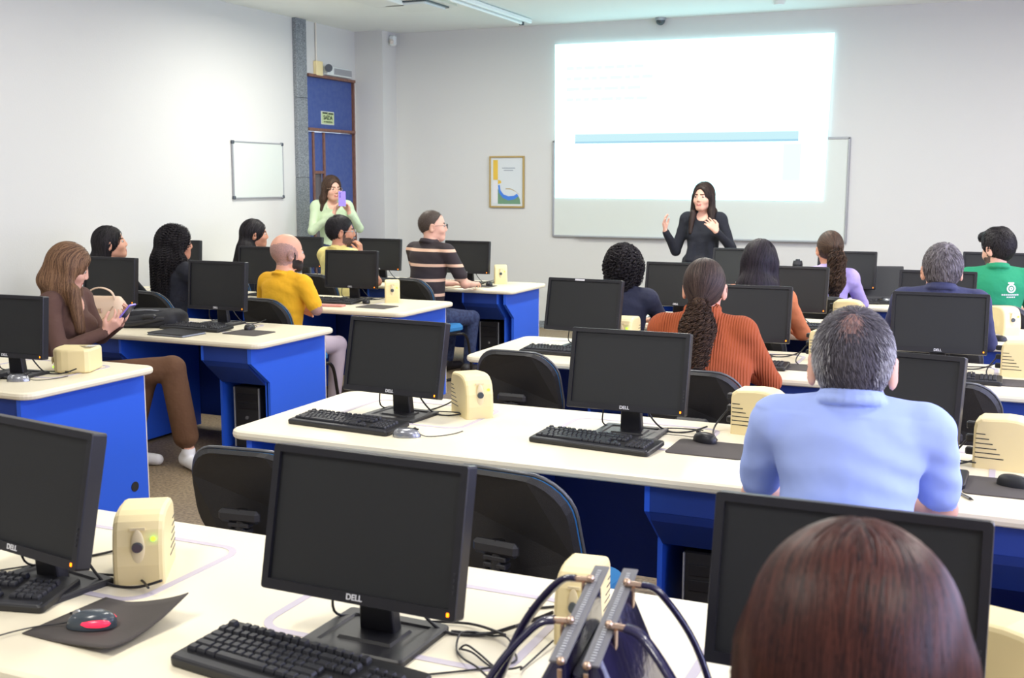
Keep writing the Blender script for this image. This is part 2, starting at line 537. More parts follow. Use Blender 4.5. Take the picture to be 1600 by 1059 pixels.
P([(-0.112, 0.27), (-0.07, 0.285), (-0.075, 0.31), (-0.112, 0.32)], M['yellow'], 'yellow_crest', -0.0165)
P([(-0.06, 0.450), (0.105, 0.450), (0.105, 0.462), (-0.06, 0.462)], M['pgrey'], 'title_line')
P([(-0.04, 0.424), (0.08, 0.424), (0.08, 0.436), (-0.04, 0.436)], M['pgrey'], 'title_line')
P([(-0.02, 0.212), (0.05, 0.21), (0.12, 0.18), (0.155, 0.15), (0.15, 0.158), (0.11, 0.19), (0.05, 0.22), (-0.01, 0.222)], M['pgold'], 'gold_arc')

# ceiling fittings
for i, (x, y) in enumerate(UNSEEN_TUBES):
    MB().box((x, y, CEIL - 0.035), (0.34, 1.3, 0.07), 0.01).build('unseen_lamp_housing', M['opal'], D.objects['ceiling'])  # housings of the unseen lamps, added front row included
t = tag(empty('ceiling_lamp', (-4.87, 10.6, CEIL)), 'long slim white ceiling batten ending above the poster', 'lamp')
MB().box((0, 0, -0.03), (0.10, 1.95, 0.05), 0.01).build('housing', M['opal'], t)
MB().cyl((0.0, -0.93, -0.07), (0.0, 0.78, -0.07), 0.016).build('tube', M['opal'], t)
MB().box((0, 0.80, -0.07), (0.05, 0.03, 0.04), 0.003).build('tube_holder', M['camgrey'], t)
t = tag(empty('ceiling_vent', (-5.42, 10.02, CEIL)), 'square white ceiling diffuser with a dark gap, at the top of the frame', 'vent')
MB().slab(0.62, 0.62, 0.01, [(0, 0), (0, -0.03), (0.01, -0.035)]).build('frame', M['opal'], t)
MB().slab(0.50, 0.50, 0.01, [(0, -0.034), (0, -0.05)]).build('dark_gap', M['camgrey'], t)
MB().slab(0.44, 0.44, 0.01, [(0, -0.049), (0, -0.07)]).build('plate', M['opal'], t)
t = tag(empty('dome_camera', (-3.51, YF - 0.03, CEIL)), 'small dark dome camera where ceiling meets the front wall', 'camera')
MB().cyl((0, -0.03, 0), (0, -0.03, -0.03), 0.06).build('mount', M['grey'], t)
MB().sphere((0, -0.03, -0.03), 0.05, zmax=0).build('dome', M['camgrey'], t)
t = tag(empty('smoke_detector', (-2.13, 11.4, CEIL)), 'round white smoke detector on the ceiling above the projection', 'detector')
MB().cyl((0, 0, 0), (0, 0, -0.035), 0.07, 0.05).build('body', M['opal'], t)
t = tag(empty('motion_sensor', (-6.78, 11.98, CEIL - 0.10)), 'small white sensor at the top of the corner column', 'sensor')
MB().box((0, -0.02, 0), (0.08, 0.07, 0.12), 0.015).build('body', M['opal'], t)
MB().cyl((0.0, -0.05, -0.01), (0.02, -0.08, -0.03), 0.03, 0.02).build('lens', M['edge'], t)

# ceiling projector over the room (its beam lights the front wall)
t = tag(empty('projector', (-3.2, 7.2, 3.14)), 'white projector hanging from the ceiling', 'projector')
MB().box((0, 0, 0), (0.38, 0.28, 0.11), 0.02).build('body', M['opal'], t)
MB().cyl((0.08, 0.13, 0), (0.08, 0.17, 0), 0.04).build('lens', M['camgrey'], t)
MB().cyl((0, 0, 0.05), (0, 0, CEIL - 3.14), 0.02).build('ceiling_mount', M['grey'], t)

# ------------------------------------------------------------------ desks
DZ = 0.75


def desk(x0, x1, y0, y1, stations, ends, label, pods, towers=None):
    e = empty('computer_desk', (x0, y0, 0), 0, label, 'desk', 'rows of cream topped blue desks')
    W_, L_ = x1 - x0, y1 - y0
    MB().slab(W_, L_, 0.07, [(0.012, DZ - 0.036), (0.003, DZ - 0.030), (0, DZ - 0.018), (0.003, DZ - 0.006), (0.012, DZ)], 0, (W_ / 2, L_ / 2, 0), n=7, smooth=False).build('desktop', M['top'], e)
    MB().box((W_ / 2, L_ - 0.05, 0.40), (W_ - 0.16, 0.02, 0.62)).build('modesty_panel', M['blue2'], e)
    MB().box((W_ / 2, L_ - 0.036, 0.40), (W_ - 0.16, 0.006, 0.62)).build('panel_lipping', M['edge'], e)
    prof = [(0.03, DZ - 0.037), (0.03, 0.62), (0.21, 0.48), (0.21, 0.0), (L_ - 0.03, 0.0), (L_ - 0.03, DZ - 0.037)]
    for s in ends:
        x = 0.09 if s < 0 else W_ - 0.09
        pn = MB().poly(prof, x - 0.0125, x + 0.0125).build('side_panel', M['blue'], e)
        MB().box((x, L_ - 0.026, 0.36), (0.028, 0.008, 0.71), 0.002).build('edge_strip', M['edge'], pn)
        if s > 0:
            MB().cyl((x + 0.0128, L_ - 0.13, 0.13), (x + 0.0160, L_ - 0.13, 0.13), 0.026).build('cable_grommet', M['cable'], pn)
    for px in pods:
        a, b_ = px - x0, px - x0 + 0.36
        pf = [(0.04, DZ - 0.037), (0.04, 0.62), (0.21, 0.48), (0.21, 0.02), (L_ - 0.07, 0.02), (L_ - 0.07, DZ - 0.037)]
        MB().poly(pf, a, a + 0.018).poly(pf, b_ - 0.018, b_).build('pod_cheek', M['blue'], e)
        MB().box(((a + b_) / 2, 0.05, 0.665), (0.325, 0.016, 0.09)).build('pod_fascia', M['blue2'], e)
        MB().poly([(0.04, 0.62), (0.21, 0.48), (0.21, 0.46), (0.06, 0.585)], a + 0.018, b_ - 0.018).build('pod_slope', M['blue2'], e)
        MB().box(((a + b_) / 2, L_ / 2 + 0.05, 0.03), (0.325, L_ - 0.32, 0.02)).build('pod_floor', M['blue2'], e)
        if not towers or px not in towers: continue
        t = empty('computer_tower', (px + 0.18, y0 + 0.24, 0.04), 0, towers[px], 'computer', 'computer towers in the desk pods')
        MB().box((0, 0.21, 0.20), (0.19, 0.42, 0.39), 0.006).build('tower_case', M['black'], t)
        MB().box((-0.092, -0.003, 0.20), (0.006, 0.01, 0.38)).box((0.092, -0.003, 0.20), (0.006, 0.01, 0.38)).build('silver_edge', M['grey'], t)
        MB().box((0, -0.003, 0.33), (0.15, 0.008, 0.04), 0.002).box((0, -0.003, 0.275), (0.15, 0.008, 0.04), 0.002).build('drive_bay', M['bezel'], t)
        MB().cyl((0.0, -0.002, 0.20), (0.0, -0.008, 0.20), 0.012).build('power_button', M['silver'], t)
    for sx in stations:      # the rounded cable hatch let into the top behind each keyboard
        yc, dd = L_ * 0.635, 0.42
        b = MB()
        o_ = [(x + sx - x0, y + yc) for x, y in rrect(0.60, dd, 0.07, 7)]
        i_ = [(x + sx - x0, y + yc) for x, y in rrect(0.56, dd - 0.04, 0.05, 7)]
        b.loft([[(x, y, DZ - 0.002) for x, y in o_], [(x, y, DZ + 0.0015) for x, y in o_], [(x, y, DZ + 0.0015) for x, y in i_], [(x, y, DZ - 0.002) for x, y in i_]], caps=False)
        b.build('hatch_trim', M['lid'], e)
    return e


RX = [-2.17, -1.24, -0.27]
desk(-2.70, 0.95, 1.50, 2.42, [-2.05, -1.13, -0.21], (-1, 1), 'front-most cream desk with the handbag, the long near table', [-1.95, -1.0, -0.05])
desk(-2.70, 0.95, 3.42, 4.33, RX, (-1, 1), 'second cream desk on the right, before the man in the light blue shirt', [-2.02, -1.03, -0.08], {-1.03: 'black computer tower under the second right-hand desk, behind the empty near chair'})
desk(-2.68, 0.95, 5.46, 6.36, RX, (-1, 1), 'third cream desk on the right, before the woman in the rust sweater', [-2.02, -1.03, -0.08])
desk(-2.68, 0.95, 7.10, 8.00, RX, (-1, 1), 'fourth cream desk on the right, before the grey-haired man in a suit', [-2.02, -1.03, -0.08])
desk(-2.68, 0.95, 8.95, 9.85, RX, (-1, 1), 'farthest cream desk on the right, nearest to the presenter', [-2.02, -1.03, -0.08])
LX = [-6.62, -5.64, -4.73]
LPD = [-6.3, -5.4, -4.415]
desk(-7.12, -3.96, 3.64, 4.50, [-6.3, -5.35, -4.45], (1,), 'left cream desk with blue end panel and cable hole, at the frame edge', LPD)
desk(-7.12, -3.96, 5.35, 6.20, LX, (1,), 'left cream desk with the handbag, black laptop bag and folder on it', LPD, {-4.415: 'black computer tower in the pod under the left desk with the bags'})
desk(-7.12, -3.96, 7.07, 7.95, LX, (1,), 'left cream desk in front of the bald man in yellow', LPD)
desk(-7.12, -3.90, 8.95, 9.78, LX, (1,), 'farthest left cream desk where the man in striped polo leans', LPD, {-4.415: 'black computer tower in the pod beside the knees of the striped-polo man'})


# ------------------------------------------------------------------ equipment
def make_monitor(tilt=12):
    e = empty('monitor', (0, 0, DZ))
    # slightly tilted panel, local z 0.095 .. 0.395, screen faces -y
    T = Matrix.Translation((0, 0.0, 0.248)) @ Matrix.Rotation(R_(-tilt), 4, 'X')
    b = MB(); b.T = T
    W_, H_, bz, bb = 0.462, 0.305, 0.017, 0.022
    o_ = [(x, z) for x, z in rrect(W_, H_, 0.006, 3)]
    i_ = [(x, z + 0.003) for x, z in rrect(W_ - 2 * bz, H_ - bz - bb, 0.002, 3)]
    b.loft([[(x, 0.02, z) for x, z in o_], [(x, -0.014, z) for x, z in o_], [(x * 0.994, -0.018, z * 0.992) for x, z in o_], [(x, -0.018, z) for x, z in i_], [(x * 0.998, -0.010, z) for x, z in i_]], caps=False)
    b.build('bezel', M['bezel'], e)
    b = MB(); b.T = T
    b.box((0, -0.0085, 0.003), (W_ - 2 * bz, 0.003, H_ - bz - bb)).build('screen', M['screen'], e)
    b = MB(); b.T = T
    rings = []
    for k, (s_, y) in enumerate(((1, 0.018), (0.97, 0.028), (0.80, 0.045), (0.55, 0.055))):
        rings.append([(x * s_, y, z * s_) for x, z in rrect(W_ - 0.004, H_ - 0.004, 0.01, 3)])
    b.loft(rings).build('back_cover', M['black'], e)
    b = MB(); b.T = T
    b.box((0.214, -0.0187, -0.139), (0.006, 0.002, 0.008), 0.0009).build('power_light', M['orange'], e)
    b = MB(); b.T = T
    for k in range(4): b.box((0.2215, -0.0187, -0.06 - 0.012 * k), (0.004, 0.002, 0.006))
    b.build('buttons', M['key'], e)
    t = link('lettering', text_mesh('DELL', 0.017, M['white'], 0.0006, True), e)
    t.matrix_local = T @ Matrix.Translation((0, -0.0188, -0.139)) @ Matrix.Rotation(R_(90), 4, 'X')
    b = MB()
    b.loft([[(x, y + 0.055 - 0.10 * 0, 0.015) for x, y in rrect(0.085, 0.035, 0.006, 3)], [(x * 0.86, y + 0.042, 0.14) for x, y in rrect(0.085, 0.035, 0.006, 3)], [(x * 0.86, y + 0.040, 0.26) for x, y in rrect(0.085, 0.03, 0.006, 3)]])
    b.build('stand_neck', M['black'], e)
    MB().slab(0.25, 0.21, 0.012, [(0.0, 0.0), (0.0, 0.010), (0.004, 0.014), (0.030, 0.014), (0.034, 0.009), (0.060, 0.009), (0.064, 0.015)], 0, (0, 0.03, 0)).build('stand_base', M['black'], e)
    MB().tube([(0.03, 0.05, 0.17), (0.06, 0.10, 0.06), (0.12, 0.11, 0.008), (0.2, 0.13, 0.006), (0.27, 0.15, 0.03)], 0.0035, 6).build('video_cable', M['cable'], e)
    MB().tube([(-0.10, 0.04, 0.13), (-0.12, 0.06, 0.03), (-0.08, 0.11, 0.008), (0.02, 0.13, 0.006), (0.15, 0.17, 0.007), (0.26, 0.12, 0.02)], 0.003, 6).build('power_cable', M['cable'], e)
    return e


def key_layout():
    K = []   # x, y, width, depth
    u = 0.0190
    rows = [(0.066, [('x', 1)] + [('g', 0.9)] + [('x', 1)] * 4 + [('g', 0.45)] + [('x', 1)] * 4 + [('g', 0.45)] + [('x', 1)] * 4),
            (0.040, [('x', 1)] * 13 + [('x', 2)]), (0.021, [('x', 1.5)] + [('x', 1)] * 12 + [('x', 1.5)]),
            (0.002, [('x', 1.75)] + [('x', 1)] * 11 + [('x', 2.25)]), (-0.017, [('x', 2.25)] + [('x', 1)] * 10 + [('x', 2.75)]),
            (-0.036, [('x', 1.25)] * 3 + [('x', 6.25)] + [('x', 1.25)] * 4)]
    for y, r in rows:
        x = -0.222
        for t, n in r:
            if t == 'x': K.append((x + n * u / 2, y, n * u))
            x += n * u
    for y in (0.066, 0.040, 0.021):
        for i in range(3): K.append((0.060 + (i + 0.5) * u, y, u))
    for i in range(3): K.append((0.060 + (i + 0.5) * u, -0.036, u))
    K.append((0.060 + 1.5 * u, -0.017, u))
    for y in (0.040, 0.021, 0.002, -0.017, -0.036):
        for i in range(4): K.append((0.136 + (i + 0.5) * u, y, u))
    return K


KEYS = key_layout()


def make_keyboard(single):
    e = empty('keyboard', (0, 0, DZ))
    T = Matrix.Rotation(R_(3.5), 4, 'X')
    b = MB(); b.T = Matrix.Translation((0, 0, 0.004)) @ T
    b.slab(0.475, 0.165, 0.012, [(0.004, 0.0), (0, 0.004), (0, 0.015), (0.004, 0.019)], 0, (0, 0.008, 0))
    b.build('case', M['keytop'], e)
    b = MB(); b.T = Matrix.Translation((0, 0, 0.004)) @ T
    b.slab(0.46, 0.022, 0.008, [(0, 0.018), (0.003, 0.021)], 0, (0, -0.062, 0)).build('front_rail', M['key'], e)
    shapes = {}
    allk = MB()
    for x, y, w_ in KEYS:
        h = 0.009 + 0.002 * (y > 0.03)
        prof = [(0.0005, 0.018), (0.0010, 0.024), (0.0030, 0.019 + h)]
        if single:
            k = round(w_, 4), h
            if k not in shapes:
                q = MB(); q.slab(w_ - 0.001, 0.018, 0.002, prof, 0, (0, 0, 0), T, 2)
                shapes[k] = q.mesh('key', M['key'])
            o = link('key', shapes[k], e)
            v = T @ Vector((x, y, 0)); o.location = (v.x, v.y, v.z + 0.004)
        else:
            allk.slab(w_ - 0.001, 0.018, 0.002, prof, 0, (x, y, 0), Matrix.Translation((0, 0, 0.004)) @ T, 2)
    if not single: tag(allk.build('keys', M['key'], e), kind='stuff')
    MB().tube([(-0.05, 0.09, 0.012), (-0.03, 0.15, 0.004), (0.05, 0.22, 0.004), (0.10, 0.30, 0.004)], 0.002, 6).build('keyboard_cable', M['cable'], e)
    return e


def make_mouse(body, accent=None, glow=False):
    e = empty('mouse', (0, 0, DZ))
    b = MB()
    rings = []
    for k in range(9):
        t = k / 8
        z = 0.001 + 0.034 * math.sin(t * math.pi / 2)
        s_ = math.cos(t * math.pi / 2) ** 0.55 if k < 8 else 0.05
        rings.append([(0.030 * s_ * math.cos(a) * (1 - 0.10 * math.sin(a)), 0.054 * s_ * math.sin(a) - 0.006 * t, z) for a in [2 * math.pi * i / 20 for i in range(20)]])
    b.loft(rings, 0, True)
    b.build('shell', M[body], e)
    MB().box((0, 0.022, 0.0295), (0.001, 0.045, 0.006), 0).build('button_gap', M['cable'], e)
    MB().cyl((-0.004, 0.030, 0.029), (0.004, 0.030, 0.029), 0.008, n=12).build('scroll_wheel', M[accent or 'key'], e)
    if glow:
        for s_ in (-1, 1):
            MB().sphere((0.0195 * s_, -0.014, 0.014), (0.0130, 0.034, 0.010), 12).build('glowing_side', M['red'], e)
    MB().tube([(0, 0.050, 0.010), (0.004, 0.075, 0.004), (-0.01, 0.12, 0.003), (-0.05, 0.17, 0.003), (-0.10, 0.2, 0.003)], 0.0017, 6).build('mouse_cable', M['cable'], e)
    return e


def make_pad(curl=False):
    e = MB()
    if curl:
        n = 12
        for zz in (0,):
            vs, fs = [], []
            for lay in (0, 1):
                for j in range(n + 1):
                    for i in range(n + 1):
                        x = -0.125 + 0.25 * i / n; y = -0.115 + 0.23 * j / n
                        c_ = 0.03 * max(0, (i + j) / (2 * n) - 0.62) ** 1.3 * 6 + 0.05 * max(0, (i / n) - 0.75) ** 2
                        c_ += 0.02 * max(0, (i - j) / n - 0.35)
                        vs.append((x, y, 0.0005 + c_ + (0.003 if lay else 0)))
            N = (n + 1) ** 2
            for j in range(n):
                for i in range(n):
                    a = j * (n + 1) + i
                    fs.append((N + a, N + a + 1, N + a + n + 2, N + a + n + 1)); fs.append((a, a + n + 1, a + n + 2, a + 1))
            rim = [i for i in range(n)] + [k * (n + 1) + n for k in range(n)] + [n * (n + 1) + n - i for i in range(n)] + [(n - k) * (n + 1) for k in range(n)]
            for k in range(len(rim)):
                a, b_ = rim[k], rim[(k + 1) % len(rim)]
                fs.append((a, b_, N + b_, N + a))
            e.add(vs, fs, 0, True)
    else:
        e.slab(0.24, 0.20, 0.018, [(0, 0.0), (0, 0.003), (0.001, 0.0038)])
    return e.mesh('mouse_pad', M['pad'])


def make_ups():
    """cream voltage stabiliser; face with button looks to -y"""
    e = empty('voltage_stabiliser', (0, 0, DZ))
    w_, d_, h_ = 0.118, 0.200, 0.176
    side = [(-d_ / 2, 0.0), (-d_ / 2 - 0.004, 0.05), (-d_ / 2, 0.10), (-d_ / 2 + 0.010, 0.138), (-d_ / 2 + 0.022, 0.156), (-d_ / 2 + 0.040, 0.168), (-d_ / 2 + 0.065, 0.174), (0.0, h_), (d_ / 2 - 0.02, h_ - 0.006), (d_ / 2 - 0.004, h_ - 0.018), (d_ / 2, h_ - 0.04), (d_ / 2, 0)]
    b = MB()
    def ring(x, ins):
        cy_, cz = 0.0, h_ / 2
        return [(x, cy_ + (y - cy_) * (1 - ins / (d_ / 2)), max(0.0, cz + (z - cz) * (1 - ins / (h_ / 2)) if z > 0 else 0)) for y, z in side]
    b.loft([ring(-w_ / 2, 0.010), ring(-w_ / 2 + 0.004, 0.003), ring(-w_ / 2 + 0.012, 0), ring(w_ / 2 - 0.012, 0), ring(w_ / 2 - 0.004, 0.003), ring(w_ / 2, 0.010)])
    b.build('case', M['ups'], e)
    for s in (-1, 1):
        b = MB()
        for k in range(6):
            L = 0.03 + 0.012 * k
            b.box((s * (w_ / 2 + 0.0002), d_ / 2 - 0.008 - L / 2, 0.118 - 0.016 * k), (0.0015, L, 0.003))
        tag(b.build('vent_slots', M['cable'], e), kind='stuff')
    MB().sphere((0, -d_ / 2 - 0.0, 0.092), (0.017, 0.005, 0.050), 18).build('oval_recess', M['ups2'], e)
    MB().cyl((0, -d_ / 2 - 0.004, 0.098), (0, -d_ / 2 - 0.011, 0.098), 0.0135, 0.012, 20).build('power_button', M['camgrey'], e)
    MB().cyl((0.036, -d_ / 2 - 0.0, 0.118), (0.036, -d_ / 2 - 0.003, 0.118), 0.006, n=10).build('status_light', M['green'], e)
    MB().box((0, -d_ / 2 + 0.0055, 0.142), (0.035, 0.004, 0.007)).build('printed_mark', M['ups2'], e)
    b = MB()
    for k in range(3):
        b.box((0, d_ / 2 + 0.014, 0.045 + k * 0.045), (0.028, 0.03, 0.024), 0.004)
    tag(b.build('plug', M['cable'], e), kind='stuff')
    MB().tube([(0, d_ / 2 + 0.02, 0.09), (-0.03, d_ / 2 + 0.06, 0.03), (-0.10, d_ / 2 + 0.05, 0.006), (-0.2, d_ / 2 + 0.0, 0.004)], 0.0035, 6).build('power_cord', M['cable'], e)
    return e


used = set()


def place(make, key, loc, rz, label, cat, group, scale=None, z=None, rot=None):
    if key not in protos:
        protos[key] = make(); o = protos[key]
    else:
        o = copy_tree(protos[key])
    o.location = (loc[0], loc[1], DZ if z is None else z)
    o.rotation_euler = rot or (0, 0, R_(rz))
    if scale: o.scale = scale
    return tag(o, label, cat, group)


protos = {}
G1, G2, G3, G4, G5 = 'monitors on the desks', 'keyboards on the desks', 'mice on the desks', 'mouse pads on the desks', 'voltage stabilisers on the desks'
for x, y, a, s, lab in [
    (-2.03, 1.85, -9, 1, 'black monitor cut by the left frame edge on the nearest desk'),
    (-1.155, 1.90, -1, 1, 'large near black monitor with lit orange light, centre of the front desk'),
    (-0.212, 1.92, 0, 1, 'black monitor right behind the head of the nearest brown-haired woman'),
    (-2.21, 3.89, -5, 1, 'black monitor at the left end of the second right-hand desk'),
    (-1.25, 3.96, 0, 1, 'black monitor in the middle of the second right-hand desk, before the rust sweater'),
    (-0.31, 3.90, -10, 0.97, 'black monitor half hidden by the head of the man in light blue'),
    (-2.17, 6.00, -4, 1, 'black monitor with a pale sticker on top, left end of the third right-hand desk'),
    (-1.23, 6.00, 3, 1, 'black monitor between the rust sweater and the orange top'),
    (-0.26, 6.00, 2, 1, 'wide black monitor below the grey-haired man in a suit'),
    (-2.03, 7.52, 0, 1, 'grey-black monitor right of the short curly-haired woman'),
    (-1.25, 7.52, 0, 1, 'black monitor below the wavy ponytail of the woman in lilac'),
    (-0.35, 7.52, 0, 1, 'black monitor left of the grey-haired man in a suit'),
    (-2.00, 9.37, 0, 1, 'farthest black monitor directly right of the presenter'),
    (-1.13, 9.37, 2, 1, 'grey-looking monitor right of the woman in lilac'),
    (-0.03, 9.37, 0, 1.05, 'black monitor left of the man in the green polo'),
    (-4.40, 3.95, 4, 1, 'black monitor at the left frame edge on the desk with blue end panel'),
    (-4.74, 5.98, 0, 1.06, 'black monitor with orange light above the keyboard by the black bag'),
    (-5.66, 5.98, 0, 1.06, 'black monitor behind the beige handbag'),
    (-4.77, 7.70, 5, 1, 'black monitor between the yellow shirt and the striped polo'),
    (-5.64, 7.70, 0, 1.02, 'black monitor just left of the bald head'),
    (-6.56, 7.75, 5, 1.1, 'black monitor behind the long curly black hair'),
    (-4.57, 9.42, 0, 1, 'black monitor right of the man in the striped polo'),
    (-5.51, 9.42, 0, 1, 'black monitor right of the man in pale yellow'),
    (-6.40, 9.42, 0, 1, 'black monitor below the woman taking a photo')]:
    tl = 5 if x < -3 else 12
    place(lambda: make_monitor(tl), 'mon%d' % tl, (x, y), a, lab, 'monitor', G1, (1, 1, s))
    if 'sticker' in lab:
        t = MB(); t.T = Matrix.Translation((0, 0.0, 0.248)) @ Matrix.Rotation(R_(-12), 4, 'X'); t.box((-0.03, -0.0187, 0.144), (0.06, 0.001, 0.010)); o = t.build('sticker', M['white'], [c for c in D.objects if c.get('label') == lab][0])

for i, (x, y, a, lab) in enumerate([
    (-1.195, 1.700, -7, 'black keyboard under the large near monitor, at the bottom edge of the frame'),
    (-2.14, 1.76, 14, 'black keyboard at the lower left corner on the nearest desk'),
    (-2.30, 3.66, -5, 'black keyboard at the left end of the second right-hand desk'),
    (-1.31, 3.76, -6, 'black keyboard under the middle monitor of the second right-hand desk'),
    (-0.29, 3.75, -3, 'black keyboard partly hidden by the arm of the man in light blue'),
    (-2.20, 5.75, -2, 'black keyboard at the left end of the third right-hand desk'),
    (-1.20, 5.74, 0, 'black keyboard right of the rust sweater'),
    (-0.19, 5.74, 0, 'black keyboard under the wide monitor on the third right-hand desk'),
    (-1.98, 7.42, 0, 'black keyboard right of the woman in navy'),
    (-1.10, 7.40, 0, 'black keyboard by the woman with long straight hair'),
    (-1.08, 9.22, 0, 'black keyboard beside the cream unit in the far right row'),
    (-4.60, 3.80, 8, 'grey-lit keyboard at the left frame edge'),
    (-4.72, 5.72, 0, 'black keyboard behind the dark folder'),
    (-4.82, 7.46, 0, 'black keyboard between bald man and far left monitors'),
    (-4.60, 9.27, 0, 'black keyboard in front of the striped polo'),
    (-5.55, 9.25, 0, 'black keyboard behind the man in pale yellow')]):
    place(lambda: make_keyboard(i < 4), 'kb1' if i < 4 else 'kb2', (x, y), a, lab, 'keyboard', G2, (1.08, 1.1, 1.2) if i == 0 else (1, 1, 1))

for x, y, a, kind, z, lab in [
    (-1.735, 1.73, 115, 'red', DZ + 0.005, 'silver and black mouse glowing red on the curled mouse pad'),
    (-2.00, 3.60, -70, 'silver', DZ, 'silver mouse lying on bare desk beside a keyboard'),
    (-0.955, 3.965, 60, 'black', DZ + 0.004, 'black mouse on the pad left of the man in light blue'),
    (0.085, 3.77, -110, 'gloss', DZ + 0.004, 'glossy black mouse on the pad at the right frame edge'),
    (0.02, 7.33, 80, 'black', DZ, 'black mouse in front of a cream unit near the green polo'),
    (-0.81, 9.36, 60, 'silver', DZ, 'silver and black mouse by the cream unit in the far right row'),
    (-4.26, 3.87, -60, 'silver', DZ, 'silver mouse at the left frame edge'),
    (-4.40, 5.86, 10, 'black', DZ + 0.004, 'black mouse on a pad beside the black monitor with orange light, left side'),
    (-4.53, 7.52, 40, 'black', DZ + 0.004, 'dark mouse by the cream unit before the striped polo'),
    (-4.28, 9.28, 40, 'black', DZ + 0.004, 'black mouse at the end of the farthest left desk')]:
    mk = {'red': lambda: make_mouse('camgrey', 'silver', True), 'silver': lambda: make_mouse('silver'), 'black': lambda: make_mouse('bezel'), 'gloss': lambda: make_mouse('screen', 'grey')}[kind]
    place(mk, 'mouse' + kind, (x, y), a, lab, 'mouse', G3, None, z)

pads = {}
for x, y, a, curl, s, lab in [
    (-1.715, 1.755, -3, True, 1, 'dark mouse pad with upturned corners under the red-glowing mouse'),
    (-0.912, 3.87, 0, False, 1.15, 'dark mouse pad left of the man in light blue'),
    (0.075, 3.74, 0, False, 1.15, 'dark mouse pad at the right frame edge'),
    (-0.88, 5.82, 0, False, 1, 'dark mouse pad half hidden left of the grey-haired head'),
    (0.10, 5.78, 0, False, 1, 'dark mouse pad at the right frame edge on the third desk'),
    (-4.31, 5.73, -2, False, 1.1, 'dark mouse pad near the end of the desk with the black bag'),
    (-4.33, 7.35, -4, False, 1.1, 'dark mouse pad at the end of the desk before the striped polo'),
    (-4.33, 9.22, 0, False, 1.0, 'dark mouse pad on the farthest left desk')]:
    if curl not in pads: pads[curl] = make_pad(curl)
    o = link('mouse_pad', pads[curl]); o.location = (x, y, DZ + 0.0002); o.rotation_euler = (0, 0, R_(a)); o.scale = (s, s, 1)
    tag(o, lab, 'mouse pad', G4)

for x, y, a, lab, rot in [
    (-1.88, 2.06, 33, 'cream stabiliser with green light, beside the left monitor on the nearest desk', None),
    (-0.768, 2.14, 6, 'pale stabiliser just behind the dark handbag', None),
    (0.07, 2.13, 62, 'cream stabiliser cut by the right frame edge beside the nearest head', None),
    (-1.955, 4.07, 45, 'cream stabiliser with round button right of the left monitor, second right-hand desk', None),
    (-0.80, 4.20, 84, 'cream stabiliser seen from its slotted side, left of the man in light blue', None),
    (0.06, 4.03, 84, 'big cream stabiliser with slots at the right frame edge', None),
    (-1.97, 6.18, 0, 'cream stabiliser top showing above the middle monitor', None),
    (-0.80, 6.08, 80, 'cream stabiliser between orange top and grey-haired head', None),
    (0.14, 6.02, 84, 'slotted cream stabiliser at the right frame edge, third desk', None),
    (-0.90, 7.70, 90, 'cream stabiliser just above the grey-haired head of the man in blue', None),
    (0.05, 7.72, 30, 'cream stabiliser with button below the green polo', None),
    (-0.84, 9.62, 50, 'cream stabiliser beside the laptop in the far right row', None),
    (-4.42, 7.74, 30, 'cream stabiliser right of the far monitor, before the striped polo', None),
    (-4.30, 9.58, 26, 'small cream stabiliser at the end of the farthest left desk', None)]:
    place(make_ups, 'ups', (x, y), a, lab, 'voltage stabiliser', G5, (0.72, 0.82, 0.88) if 'handbag' in lab else (1, 1, 0.95) if y < 2.2 else (1, 1, 1), None, rot)
o = place(make_ups, 'ups', (-4.22, 4.21), 0, 'cream stabiliser lying on its side on the left desk', 'voltage stabiliser', G5)
o.matrix_world = Matrix.Translation((-4.23, 4.20, DZ + 0.0605)) @ Matrix.Rotation(R_(-68), 4, 'Z') @ Matrix.Rotation(R_(90), 4, 'Y') @ Matrix.Translation((0, 0, -0.094))
MB().box((0.0592, 0.062, 0.035), (0.001, 0.045, 0.045)).build('paper_label', M['white'], o)
MB().box((-0.0592, 0.062, 0.035), (0.001, 0.045, 0.045)).build('paper_label', M['white'], o)
for ch in list(o.children):
    if ch.name.startswith(('plug', 'power_cord')): D.objects.remove(ch)


